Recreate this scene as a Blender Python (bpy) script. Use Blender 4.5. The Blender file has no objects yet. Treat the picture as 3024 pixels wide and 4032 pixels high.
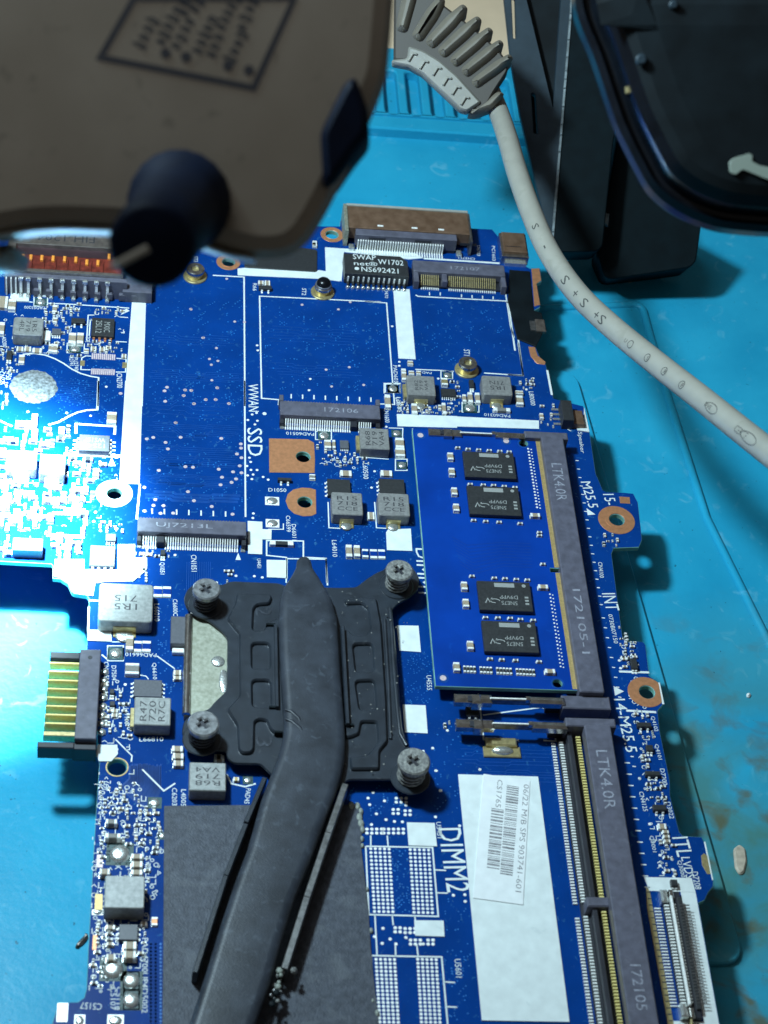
import bpy, math, random
from mathutils import Vector, Matrix
from mathutils.geometry import tessellate_polygon
random.seed(7)
S = 0.1            # one scene unit is 1 cm; all sizes below are in mm
# ------------------------------------------------------------------ camera, world, lamps, exposure
CAM = Vector((-51.9021, -268.6555, 295.5170))
RX = Vector((0.990732, -0.054593, 0.124374)); RY = Vector((-0.042907, 0.742993, 0.667922)); RZ = Vector((-0.128872, -0.667068, 0.733765))
FPX = 7560.2; CX, CY = 1512.0, 2016.0
sc = bpy.context.scene
cd = bpy.data.cameras.new("camera"); cam = bpy.data.objects.new("camera", cd); sc.collection.objects.link(cam); sc.camera = cam
cd.sensor_fit = 'VERTICAL'; cd.sensor_height = 36.0; cd.lens = FPX / 4032 * 36.0
cd.clip_start = 1.0; cd.clip_end = 500.0
cam.matrix_world = Matrix(((RX.x, RY.x, RZ.x, CAM.x*S), (RX.y, RY.y, RZ.y, CAM.y*S), (RX.z, RY.z, RZ.z, CAM.z*S), (0, 0, 0, 1)))
cd.dof.use_dof = True; cd.dof.focus_distance = 404*S; cd.dof.aperture_fstop = 0.40
w = bpy.data.worlds.new("World"); sc.world = w; w.use_nodes = True
bg = w.node_tree.nodes["Background"]; bg.inputs[0].default_value = (0.90, 0.87, 0.82, 1); bg.inputs[1].default_value = 0.10
def lamp(name, kind, loc, target, energy, color, **kw):
    l = bpy.data.lights.new(name, kind); o = bpy.data.objects.new(name, l); sc.collection.objects.link(o)
    o.location = Vector(loc)*S
    o.rotation_euler = (Vector(target)-Vector(loc)).to_track_quat('-Z', 'Y').to_euler()
    l.energy = energy; l.color = color
    for k, v in kw.items(): setattr(l, k, v)
    return o
lamp("bench_lamp", 'SPOT', (-124, 8, 240), (42, 20, 0), 50000, (0.64, 0.88, 1.0), shadow_soft_size=1.5, spot_size=math.radians(125), spot_blend=1.0)
lamp("bench_lamp_beam", 'SPOT', (-104, 10, 150), (-92, -7, 0), 560000, (0.62, 0.92, 1.0), shadow_soft_size=0.8, spot_size=math.radians(33), spot_blend=1.0)
lamp("fill_lamp", 'AREA', (-150, 20, 420), (0, 0, 0), 3300, (0.85, 0.95, 1.0), size=16.0)  # added fill light, softens the shadows from overhead
sc.view_settings.view_transform = 'Standard'; sc.view_settings.look = 'None'; sc.view_settings.exposure = 0.0; sc.view_settings.gamma = 1.0
# ------------------------------------------------------------------ photograph pixel -> point of the board plane (measuring helper)
FR = {'U': (0, 0, 3024/1659), 'A': (0, 800, .48222), 'B': (700, 800, .48222), 'C': (1200, 800, .48222), 'D': (2000, 1000, .61724),
      'E': (0, 1500, .48222), 'F': (500, 1500, .48222), 'G': (1000, 1500, .48222), 'H': (1600, 1500, .54250), 'I': (100, 2200, .48222),
      'J': (700, 2200, .60277), 'K': (1600, 2200, .60277), 'L': (2200, 2400, .49669), 'M': (0, 3000, .60277), 'N': (600, 3000, .60277),
      'O': (1300, 3000, .60277), 'P': (2024, 3032, .60277), 'T1': (0, 0, .60277), 'T2': (1000, 0, .60277), 'T3': (2000, 0, .61724),
      'A2': (0, 850, .30139), 'A3': (0, 1200, .30139), 'M2': (350, 3050, .30139), 'M3': (300, 3500, .32067), 'D2': (1550, 1350, .36166),
      'L2': (2400, 2500, .45208), 'P2': (2400, 3300, .37613)}
def px(fr, x, y):
    a = FR[fr]; return a[0]+x*a[2], a[1]+y*a[2]
def ray(fr, x, y):
    X, Y = px(fr, x, y)
    return RX*((X-CX)/FPX) - RY*((Y-CY)/FPX) - RZ
def at(fr, x, y, z=0.0):
    d = ray(fr, x, y); t = (z-CAM.z)/d.z
    return CAM + d*t
def eye(fr, x, y, D):
    return CAM + ray(fr, x, y)*D
def xy(fr, pts, z=0.0):
    return [(p.x, p.y) for p in (at(fr, a, b, z) for a, b in pts)]
# ------------------------------------------------------------------ materials
M = {}
def mat(name, col, rough=0.5, metal=0.0, var=0.0, scale=3.0, bump=0.0, bscale=20.0, col2=None, spec=0.5, trans=0.0, coat=0.0):
    m = bpy.data.materials.new(name); m.use_nodes = True; nt = m.node_tree; N = nt.nodes; b = N['Principled BSDF']
    b.inputs['Roughness'].default_value = rough; b.inputs['Metallic'].default_value = metal
    b.inputs['Specular IOR Level'].default_value = spec; b.inputs['Coat Weight'].default_value = coat; b.inputs['Coat Roughness'].default_value = .15
    tc = N.new('ShaderNodeNewGeometry')
    nz = N.new('ShaderNodeTexNoise'); nz.inputs['Scale'].default_value = scale; nz.inputs['Detail'].default_value = 6
    nt.links.new(tc.outputs['Position'], nz.inputs['Vector'])
    cr = N.new('ShaderNodeValToRGB'); cr.color_ramp.elements[0].position = .32; cr.color_ramp.elements[1].position = .68
    c2 = col2 or tuple(min(1, c*(1+var)) for c in col); c1 = col if col2 else tuple(c*(1-var) for c in col)
    cr.color_ramp.elements[0].color = (*c1, 1); cr.color_ramp.elements[1].color = (*c2, 1)
    nt.links.new(nz.outputs['Fac'], cr.inputs['Fac']); nt.links.new(cr.outputs['Color'], b.inputs['Base Color'])
    if bump:
        n2 = N.new('ShaderNodeTexNoise'); n2.inputs['Scale'].default_value = bscale; n2.inputs['Detail'].default_value = 4
        nt.links.new(tc.outputs['Position'], n2.inputs['Vector'])
        bp = N.new('ShaderNodeBump'); bp.inputs['Strength'].default_value = bump; bp.inputs['Distance'].default_value = .02
        nt.links.new(n2.outputs['Fac'], bp.inputs['Height']); nt.links.new(bp.outputs['Normal'], b.inputs['Normal'])
    M[name] = m; return m
mat('pcb', (.001, .034, .185), .27, var=.12, scale=1.2, bump=.04, bscale=60, spec=.13)
mat('pcb2', (.001, .033, .235), .30, var=.2, scale=.8, spec=.2)
mat('pcb_edge', (.16, .36, .30), .6, var=.3)
mat('trace', (.002, .048, .23), .3, var=.2)
mat('trace_dark', (.002, .030, .20), .3, var=.1)
mat('pad_mask', (.02, .06, .06), .4, var=.2)
mat('via', (.008, .12, .38), .35, var=.3)
mat('pad_pink', (.62, .50, .52), .35, .25, var=.2, scale=30)
mat('silk', (.62, .67, .66), .55, var=.07, scale=4)
mat('tick', (.70, .78, .80), .5, var=.1)
mat('copper', (.60, .27, .13), .38, .55, var=.12, scale=12, bump=.1, bscale=80)
mat('gold', (.50, .36, .15), .45, .5, var=.15, scale=20)
mat('goldpin', (.80, .68, .26), .35, .3, var=.1, scale=20)
mat('brass', (.62, .52, .26), .32, .75, var=.2, scale=15)
mat('solder', (.72, .76, .74), .25, .85, var=.2, scale=30, bump=.3, bscale=40)
mat('tin', (.86, .88, .84), .4, .25, var=.15, scale=25)
mat('steel', (.50, .48, .45), .2, .95, var=.25, scale=10, bump=.08, bscale=50)
mat('steel_dark', (.20, .20, .20), .35, .85, var=.3, scale=12)
mat('rusty', (.15, .085, .05), .45, .5, col2=(.23, .14, .09), scale=5, bump=.1)
mat('shield', (.24, .25, .19), .5, .5, col2=(.36, .37, .30), scale=14, bump=.12, bscale=60)
mat('ferrite', (.20, .20, .195), .5, .15, var=.18, scale=18, bump=.15, bscale=70)
mat('ferrite_light', (.20, .21, .205), .45, .25, col2=(.30, .31, .30), scale=14, bump=.2, bscale=40)
mat('ink', (.035, .035, .04), .6)
mat('cap_tan', (.30, .24, .17), .5, var=.2, scale=40)
mat('cap_grey', (.17, .165, .15), .5, var=.2, scale=40)
mat('black_chip', (.022, .024, .026), .45, var=.25, scale=20, bump=.1, bscale=120)
mat('grey_chip', (.085, .09, .105), .42, var=.12, scale=20, bump=.05)
mat('chip_print', (.26, .27, .26), .5)
mat('sock', (.085, .085, .115), .48, var=.2, scale=6, bump=.12, bscale=40)
mat('sock_dark', (.016, .017, .024), .5, var=.2)
mat('sock_print', (.24, .25, .30), .5, var=.3, scale=20)
mat('black_paint', (.022, .028, .037), .29, spec=.5, var=.22, scale=3, bump=.16, bscale=60)
mat('black_tube', (.026, .031, .041), .42, var=.3, scale=2.6, bump=.16, bscale=26, spec=.32)
mat('black_sheet', (.034, .039, .052), .5, spec=.3, col2=(.060, .068, .088), scale=9, bump=.4, bscale=26)
mat('corroded', (.10, .10, .10), .6, .3, col2=(.27, .27, .25), scale=16, bump=.8, bscale=20)
mat('residue', (.22, .24, .21), .6, var=.2, scale=30, bump=.8, bscale=15)
mat('screw', (.30, .31, .32), .28, .6, var=.35, scale=12, bump=.1)
mat('jack_red', (.13, .020, .012), .4, var=.4, scale=9)
mat('jack_dark', (.03, .012, .016), .5, var=.3)
mat('jack_metal', (.20, .17, .15), .4, .7, var=.25, scale=8)
mat('orange_pin', (.98, .36, .06), .3, .2)
mat('foil', (.09, .10, .10), .55, .3, spec=.4, col2=(.30, .33, .36), scale=13, bump=1.0, bscale=11)
mat('paper', (.68, .70, .70), .6, var=.05, scale=5, bump=.05)
mat('bar_ink', (.22, .22, .23), .6, var=.4, scale=14)
mat('device', (.215, .182, .142), .6, spec=.25, col2=(.265, .23, .185), scale=.7, bump=.05, bscale=90)
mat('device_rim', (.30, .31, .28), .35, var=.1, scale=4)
mat('knob', (.001, .004, .014), .6, spec=.08, var=.2)
mat('ivory', (.30, .29, .25), .5)
mat('label_ink', (.022, .022, .03), .6)
mat('cable', (.25, .24, .205), .42, var=.05, scale=3)
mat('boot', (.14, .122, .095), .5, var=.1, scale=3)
mat('boot_shade', (.05, .042, .034), .6)  # darkest boot tone, paints the shade between the ribs
mat('boot_lit', (.22, .212, .185), .5, var=.1)  # paler boot tone, paints the light falling on the lower band
mat('cable_ink', (.03, .03, .028), .6)
mat('bracket', (.018, .030, .040), .5, spec=.2, var=.15, scale=3)
mat('bracket_shade', (.002, .006, .008), .6, spec=.08, var=.2)  # darker copy of the bracket paint, shade of the front plates put in colour
mat('worn', (.16, .19, .20), .5, .5, var=.4, scale=6)
mat('gloss_black', (.003, .004, .006), .25, var=.3, spec=.3)
mat('matte_black', (.004, .007, .009), .6, spec=.12, var=.4, scale=1.5)
mat('arrow', (.22, .26, .22), .5)
mat('blister', (.42, .36, .28), .5, var=.2, scale=8)
mat('dirt', (.03, .045, .04), .7)
mat('desk', (.85, .66, .45), .6, var=.05, scale=1)
def mat_mat():
    m = bpy.data.materials.new('silicone_mat'); m.use_nodes = True; nt = m.node_tree; N = nt.nodes; b = N['Principled BSDF']; Lk = nt.links.new
    b.inputs['Roughness'].default_value = .33; b.inputs['Specular IOR Level'].default_value = .12
    g = N.new('ShaderNodeNewGeometry')
    def noise(s, d=5, dist=0):
        n = N.new('ShaderNodeTexNoise'); n.inputs['Scale'].default_value = s; n.inputs['Detail'].default_value = d; n.inputs['Distortion'].default_value = dist
        Lk(g.outputs['Position'], n.inputs['Vector']); return n.outputs['Fac']
    def ramp(src, a, c):
        r = N.new('ShaderNodeMapRange'); r.inputs['From Min'].default_value = a; r.inputs['From Max'].default_value = c; Lk(src, r.inputs['Value']); return r.outputs['Result']
    def mul(a, c):
        x = N.new('ShaderNodeMath'); x.operation = 'MULTIPLY'; Lk(a, x.inputs[0])
        if isinstance(c, float): x.inputs[1].default_value = c
        else: Lk(c, x.inputs[1])
        return x.outputs[0]
    def mix(f, a, c):
        x = N.new('ShaderNodeMixRGB'); Lk(f, x.inputs[0])
        if isinstance(a, tuple): x.inputs[1].default_value = (*a, 1)
        else: Lk(a, x.inputs[1])
        x.inputs[2].default_value = (*c, 1); return x.outputs[0]
    c = mix(ramp(noise(.5), .3, .7), (.012, .27, .45), (.022, .34, .53))
    c = mix(mul(ramp(noise(2.2, 8, 1.2), .60, .74), .38), c, (.16, .46, .60))      # scuffs
    d = N.new('ShaderNodeVectorMath'); d.operation = 'DISTANCE'; d.inputs[1].default_value = (6.4, -9.8, -1.3); Lk(g.outputs['Position'], d.inputs[0])
    near = ramp(d.outputs['Value'], 9.5, 3.0)
    c = mix(mul(mul(near, ramp(noise(.55, 6, .6), .30, .62)), .80), c, (.07, .15, .085))   # flux stains
    c = mix(mul(mul(near, ramp(noise(1.5, 8, .4), .52, .68)), .8), c, (.10, .085, .03))
    c = mix(mul(ramp(noise(9, 2), .735, .76), .7), c, (.01, .07, .10))              # specks
    Lk(c, b.inputs['Base Color'])
    bp = N.new('ShaderNodeBump'); bp.inputs['Strength'].default_value = .25; bp.inputs['Distance'].default_value = .02; Lk(noise(7, 6), bp.inputs['Height']); Lk(bp.outputs['Normal'], b.inputs['Normal'])
    M['mat'] = m
mat_mat()
def specks(name, sc_, lo, hi, col, f):      # dust and scuffs with a shape of their own
    nt = M[name].node_tree; b = nt.nodes['Principled BSDF']; src = b.inputs['Base Color'].links[0].from_socket
    g = nt.nodes.new('ShaderNodeNewGeometry'); n = nt.nodes.new('ShaderNodeTexNoise'); n.inputs['Scale'].default_value = sc_; n.inputs['Detail'].default_value = 5; n.inputs['Distortion'].default_value = .8
    nt.links.new(g.outputs['Position'], n.inputs['Vector'])
    r = nt.nodes.new('ShaderNodeMapRange'); r.inputs['From Min'].default_value = lo; r.inputs['From Max'].default_value = hi; r.inputs['To Max'].default_value = f; nt.links.new(n.outputs['Fac'], r.inputs['Value'])
    x = nt.nodes.new('ShaderNodeMixRGB'); x.inputs[2].default_value = (*col, 1); nt.links.new(r.outputs[0], x.inputs[0]); nt.links.new(src, x.inputs[1]); nt.links.new(x.outputs[0], b.inputs['Base Color'])
specks('pcb', 6, .64, .72, (.03, .14, .30), .5); specks('pcb', 14, .68, .72, (.08, .22, .34), .5); specks('pcb2', 3, .66, .74, (.004, .06, .32), .5)
specks('black_tube', 5, .60, .72, (.08, .095, .12), .45); specks('black_paint', 7, .64, .72, (.09, .10, .11), .35); specks('black_sheet', 2.2, .55, .72, (.10, .11, .125), .5); specks('sock', 8, .62, .72, (.15, .15, .18), .4)
specks('cable', 3, .60, .72, (.16, .15, .12), .35); specks('device', 4, .62, .72, (.10, .085, .065), .4); specks('silk', 3, .66, .72, (.50, .56, .56), .5)
# ------------------------------------------------------------------ mesh helpers
def area(p): return sum(p[i][0]*p[(i+1) % len(p)][1]-p[(i+1) % len(p)][0]*p[i][1] for i in range(len(p)))/2
def ccw(p): return list(p) if area(p) > 0 else list(reversed(p))
def inset(p, c):
    n = len(p); out = []
    for i in range(n):
        a, b, d = Vector(p[i-1]), Vector(p[i]), Vector(p[(i+1) % n])
        u = (b-a); v = (d-b)
        if u.length < 1e-6 or v.length < 1e-6: out.append(tuple(b)); continue
        u.normalize(); v.normalize()
        n1 = Vector((-u.y, u.x)); n2 = Vector((-v.y, v.x)); m = n1+n2
        if m.length < .2: m = n1
        m.normalize(); k = c/max(.5, m.dot(n1))
        out.append((b.x+m.x*k, b.y+m.y*k))
    return out
def rnd(p, r, n=3):
    out = []; N = len(p)
    for i in range(N):
        a, b, d = Vector(p[i-1]), Vector(p[i]), Vector(p[(i+1) % N])
        q = min(r, (a-b).length*.45, (d-b).length*.45)
        s = b+(a-b).normalized()*q; e = b+(d-b).normalized()*q
        for k in range(n+1):
            t = k/n; out.append(tuple((1-t)**2*s+2*t*(1-t)*b+t*t*e))
    return out
def circ(x, y, r, n=20, ry=None): return [(x+r*math.cos(2*math.pi*k/n), y+(ry or r)*math.sin(2*math.pi*k/n)) for k in range(n)]
def rect(x0, y0, x1, y1): return [(x0, y0), (x1, y0), (x1, y1), (x0, y1)]
class MB:
    def __init__(s): s.v = []; s.f = []; s.m = []; s.ms = []
    def mi(s, name):
        if name not in s.ms: s.ms.append(name)
        return s.ms.index(name)
    def add(s, vs, fs, name):
        o = len(s.v); k = s.mi(name); s.v += [tuple(v) for v in vs]
        for f in fs: s.f.append([i+o for i in f]); s.m.append(k)
    def prism(s, poly, z0, z1, name, c=0.0, holes=(), side=None, tf=None, bottom=False):
        """extruded outline, top edge chamfered by c; tf maps (x,y,z) -> point"""
        P = [ccw(poly)]+[list(reversed(ccw(h))) for h in holes]
        tf = tf or (lambda x, y, z: (x, y, z))
        top = [inset(p, c) if c else p for p in P]
        vs = []; fs = []
        for p, q in zip(P, top):
            n = len(p); o = len(vs)
            vs += [tf(a, b, z0) for a, b in p]+[tf(a, b, z1-c) for a, b in p]
            fs += [(o+i, o+(i+1) % n, o+n+(i+1) % n, o+n+i) for i in range(n)]
            if c:
                vs += [tf(a, b, z1) for a, b in q]
                fs += [(o+n+i, o+n+(i+1) % n, o+2*n+(i+1) % n, o+2*n+i) for i in range(n)]
        s.add(vs, fs, side or name)
        for zz, rings, flip in ((z1, top, False),)+(((z0, P, True),) if bottom else ()):
            flat = [q for r in rings for q in r]
            if len(rings) == 1 and len(flat) <= 4: tri = [tuple(range(len(flat)))]; 
            else: tri = tessellate_polygon([[Vector((a, b, 0)) for a, b in r] for r in rings])
            out = []
            for t in tri:
                if abs(area([flat[i] for i in t])) < 1e-9: continue
                up = area([flat[i] for i in t]) > 0
                out.append(tuple(t) if up != flip else tuple(reversed(t)))
            s.add([tf(a, b, zz) for a, b in flat], out, name)
    def box(s, x0, y0, x1, y1, z0, z1, name, c=0.0, r=0.0, side=None):
        if x0 > x1: x0, x1 = x1, x0
        if y0 > y1: y0, y1 = y1, y0
        p = rect(x0, y0, x1, y1)
        if r: p = rnd(p, r, 2)
        s.prism(p, z0, z1, name, c, side=side)
    def cyl(s, x, y, z0, z1, r, name, n=20, c=0.0, holes=()): s.prism(circ(x, y, r, n), z0, z1, name, c, holes)
    def strip(s, pts, w, z, name, closed=False):
        """flat line of width w"""
        n = len(pts)
        if n < 2: return
        L = []; R_ = []
        for i in range(n):
            a = Vector(pts[i-1] if (i or closed) else pts[i]); b = Vector(pts[i]); d = Vector(pts[(i+1) % n] if (i < n-1 or closed) else pts[i])
            u = (b-a); v = (d-b)
            u = u.normalized() if u.length > 1e-9 else v.normalized(); v = v.normalized() if v.length > 1e-9 else u
            t = (u+v); t = t.normalized() if t.length > .2 else u
            nn = Vector((-t.y, t.x)); k = w/2/max(.6, abs(nn.dot(Vector((-u.y, u.x)))))
            L.append((b.x+nn.x*k, b.y+nn.y*k, z)); R_.append((b.x-nn.x*k, b.y-nn.y*k, z))
        m = n if closed else n-1
        s.add(L+R_, [(n+i, n+(i+1) % n, (i+1) % n, i) for i in range(m)], name)
    def tube(s, path, r, name, n=12, cap=True):
        P = [Vector(p) for p in path]; vs = []; up = Vector((0, 0, 1)); prev = None
        for i, p in enumerate(P):
            t = (P[min(i+1, len(P)-1)]-P[max(i-1, 0)]).normalized()
            a = t.cross(prev if prev else (up if abs(t.z) < .9 else Vector((1, 0, 0))))
            a = a.normalized(); b = a.cross(t).normalized(); prev = b
            rr = r[i] if isinstance(r, (list, tuple)) else r
            for k in range(n):
                th = 2*math.pi*k/n; vs.append(p+a*math.cos(th)*rr+b*math.sin(th)*rr)
        fs = [(i*n+k, i*n+(k+1) % n, (i+1)*n+(k+1) % n, (i+1)*n+k) for i in range(len(P)-1) for k in range(n)]
        if cap: fs += [tuple(range(n)), tuple((len(P)-1)*n+k for k in reversed(range(n)))]
        s.add(vs, fs, name)
    def dome(s, x, y, z, r, h, name, n=12, ry=None):
        vs = []; rings = [(1, 0), (.92, .45), (.7, .8), (.35, .97)]
        for a, b in rings: vs += [(x+r*a*math.cos(2*math.pi*k/n), y+(ry or r)*a*math.sin(2*math.pi*k/n), z+h*b) for k in range(n)]
        vs.append((x, y, z+h)); m = len(rings)
        fs = [(i*n+k, i*n+(k+1) % n, (i+1)*n+(k+1) % n, (i+1)*n+k) for i in range(m-1) for k in range(n)]
        fs += [((m-1)*n+k, (m-1)*n+(k+1) % n, m*n) for k in range(n)]
        s.add(vs, fs, name)
    def text(s, st, p0, p1, h, z, name, tf=None):
        """lettering that runs from p0 to p1 (mm), cap height h, centred on that line"""
        g = glyphs(st)
        if not g: return
        vs, fs, (a0, b0, a1, b1) = g
        p0 = Vector((p0[0], p0[1])); p1 = Vector((p1[0], p1[1])); u = p1-p0; L = u.length; u.normalize(); v = Vector((-u.y, u.x))
        kx = L/max(1e-6, a1-a0); ky = h/max(1e-6, b1-b0); out = []
        for a, b in vs:
            X = (a-a0)*kx; Y = (b-(b0+b1)/2)*ky
            q = (p0.x+u.x*X+v.x*Y, p0.y+u.y*X+v.y*Y, z); out.append(tf(*q) if tf else q)
        s.add(out, fs, name)
    def mesh(s, name, origin, smooth=None):
        me = bpy.data.meshes.new(name)
        me.from_pydata([((a-origin[0])*S, (b-origin[1])*S, (c-origin[2])*S) for a, b, c in s.v], [], s.f)
        for n in s.ms: me.materials.append(M[n])
        me.polygons.foreach_set('material_index', s.m)
        me.update()
        if smooth:
            me.polygons.foreach_set('use_smooth', [True]*len(me.polygons)); me.set_sharp_from_angle(angle=math.radians(smooth))
        return me
    def build(s, name, parent=None, smooth=40, **props):
        if not s.v: return None
        xs = [v[0] for v in s.v]; ys = [v[1] for v in s.v]; zs = [v[2] for v in s.v]
        o = ((min(xs)+max(xs))/2, (min(ys)+max(ys))/2, min(zs))
        return link(name, s.mesh(name, o, smooth), o, parent, **props)
WP = {}
def link(name, me, o, parent=None, rz=0.0, **props):
    ob = bpy.data.objects.new(name, me); sc.collection.objects.link(ob)
    p = WP[parent.name] if parent else (0, 0, 0)
    ob.location = ((o[0]-p[0])*S, (o[1]-p[1])*S, (o[2]-p[2])*S); ob.rotation_euler = (0, 0, rz)
    ob.parent = parent; WP[ob.name] = o
    for k, v in props.items():
        if v: ob[k] = v
    return ob
def thing(name, label, cat, o=(0, 0, 0), group=None):
    return link(name, None, o, None, label=label, category=cat, group=group)
GC = {}
def glyphs(st):
    if st in GC: return GC[st]
    c = bpy.data.curves.new('t', 'FONT'); c.body = st; c.size = 1; c.resolution_u = 2; c.offset = 0.0
    o = bpy.data.objects.new('t', c); sc.collection.objects.link(o)
    dg = bpy.context.evaluated_depsgraph_get(); me = o.evaluated_get(dg).to_mesh()
    vs = [(v.co.x, v.co.y) for v in me.vertices]; fs = [tuple(p.vertices) for p in me.polygons]
    fs = [f if area([vs[i] for i in f]) > 0 else tuple(reversed(f)) for f in fs]
    r = None
    if vs: r = (vs, fs, (min(a for a, b in vs), min(b for a, b in vs), max(a for a, b in vs), max(b for a, b in vs)))
    o.evaluated_get(dg).to_mesh_clear(); bpy.data.objects.remove(o); bpy.data.curves.remove(c)
    GC[st] = r; return r
# ------------------------------------------------------------------ setting: desk and silicone work mat
MZ = -13.0
m = MB(); m.box(-700, -600, 700, 900, -40, MZ-3.2, 'desk'); m.build('desk_surface', kind='structure')
def U(x, y, z=0): p = at('U', x, y, z); return (p.x, p.y)
yb0 = U(950, 302, MZ)[1]; yb1 = U(950, 284, MZ+3)[1]; ye = U(1050, 118, MZ+3)[1]; yg = U(950, 256, MZ+3)[1]
m = MB(); m.box(-330, -330, 420, ye, MZ-3, MZ, 'mat')
m.build('work_mat_base', kind='structure')
slots = []
y0, y1 = U(860, 245, MZ+3)[1], U(860, 152, MZ+3)[1]
xs0 = U(894, 200, MZ+3)[0]; pitch = U(943, 200, MZ+3)[0]-xs0
for k in range(-16, 26):
    slots.append(rnd(rect(xs0+k*pitch-pitch*.31, y0, xs0+k*pitch+pitch*.31, y1), 99, 5))
m = MB()
m.prism(rect(-330, yg+.7, 420, ye), MZ, MZ+3, 'mat', .4, holes=slots)
m.prism(rect(-330, yb1, 420, yg-.5), MZ, MZ+3, 'mat', .5)
m.prism(rect(-330, yg-.6, 420, yg+.8), MZ, MZ+2, 'mat')
m.build('work_mat_tray', kind='structure')
# raised pad under the board and ridge of the larger frame beside it
a = U(1243, 801, MZ+1); b = U(1591, 2047, MZ+1); c = U(1533, 2076, MZ+1)
m = MB(); m.prism(rnd([(-40, c[1]-.6), (b[0]+1.2, c[1]-.6), (a[0], a[1]), (-40, a[1]+.6)], 5, 5), MZ, MZ+1.3, 'mat', .3); m.build('work_mat_pad', kind='structure')
m = MB(); rp = xy('D', [(150, 352), (700, 330), (815, 325), (862, 352), (890, 460), (1010, 880), (1240, 1600)], MZ)+xy('L', [(1659, 830)], MZ)
rp += [(rp[-1][0]+40, rp[-1][1]-150)]
q = [rp[0]]+rnd(rp[1:-1], 4, 3)[4:-4]+[rp[-1]]
m.tube([(a, b, MZ-.1) for a, b in q], 1.0, 'mat', 10); m.build('work_mat_ridge', smooth=60, kind='structure')
# ------------------------------------------------------------------ motherboard
MBD = thing('motherboard', 'large blue laptop motherboard covered with soldered parts lying on the cyan work mat', 'circuit board')
TH = 1.1
left_x = -140.0
def pt(fr, x, y): p = at(fr, x, y); return (p.x, p.y)
ytop = pt('C', 200, 188)[1]
outl = [(left_x, ytop), pt('C', 145, 188), pt('C', 285, 188), pt('C', 290, 140), pt('C', 420, 140), pt('C', 1360, 205), pt('C', 1530, 213), pt('C', 1562, 250),
        pt('D', 60, 50), pt('D', 145, 95), pt('D', 205, 92), pt('D', 215, 175), pt('D', 180, 190), pt('D', 205, 340), pt('D', 150, 370), pt('D', 130, 560), pt('D', 180, 600), pt('D', 205, 660), pt('D', 240, 700), pt('D', 252, 745), pt('D', 290, 920),
        pt('D', 335, 935), pt('D', 480, 970), pt('D', 495, 1000), pt('D', 522, 1142), pt('D', 560, 1400), pt('D', 605, 1505), pt('D', 625, 1518), pt('D', 740, 1522), pt('U', 1368, 1066), pt('U', 1378, 1085),
        pt('U', 1387, 1166), pt('U', 1380, 1182), pt('U', 1326, 1184), pt('U', 1321, 1196), pt('U', 1345, 1378),
        pt('L', 545, 262), pt('L', 590, 250), pt('L', 670, 256), pt('L', 688, 280), pt('L', 715, 500), pt('L', 715, 525), pt('L', 790, 578), pt('L', 830, 750), pt('L', 785, 800), pt('L', 800, 960), pt('L', 880, 1350),
        pt('P', 1020, 170), pt('P', 1080, 405), pt('P', 1105, 430), pt('P', 1225, 437), pt('P', 1242, 470), pt('P', 1302, 722), pt('P', 1300, 760), pt('P', 1268, 800), pt('P', 1245, 850), pt('P', 1205, 868), pt('P', 1345, 1659), pt('P', 1400, 1990),
        pt('M', -200, 2050), pt('M', -150, 1800), pt('M', 340, 1712), pt('M', 375, 1600), pt('M', 395, 1572), pt('M', 510, 1568), pt('M', 550, 1540), pt('M', 566, 1480), pt('M', 575, 1250), pt('M', 600, 800), pt('M', 615, 520), pt('M', 632, 250), pt('M', 650, 0),
        pt('I', 590, 1590), pt('I', 445, 1612), pt('I', 440, 1585), pt('I', 590, 1540), pt('I', 585, 1400), pt('I', 510, 1390), pt('I', 500, 720), pt('I', 520, 325), pt('I', 500, 300), pt('I', 400, 285), pt('I', 378, 270), pt('I', 350, 205), pt('I', 290, 165), pt('I', 222, 158), pt('I', 225, 55), pt('I', 210, 42), pt('I', -200, 20),
        (left_x, pt('E', 0, 1490)[1]-1)]
holes_px = [('C', 222, 258, 1.5), ('B', 415, 482, 1.45), ('H', 1528, 1008, 1.6), ('L', 700, 655, 1.55), ('E', 935, 920, 1.55), ('G', 402, 620, 1.5), ('G', 415, 990, 1.5), ('M', 765, 35, 1.75)]
holes = [(pt(f, x, y), r) for f, x, y, r in holes_px]
m = MB(); m.prism(outl, -TH, 0, 'pcb', .08, holes=[circ(p[0], p[1], r, 24) for p, r in holes], side='pcb_edge', bottom=True); m.build('board', MBD, smooth=None)
MBD['label'] = MBD['label']
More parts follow.
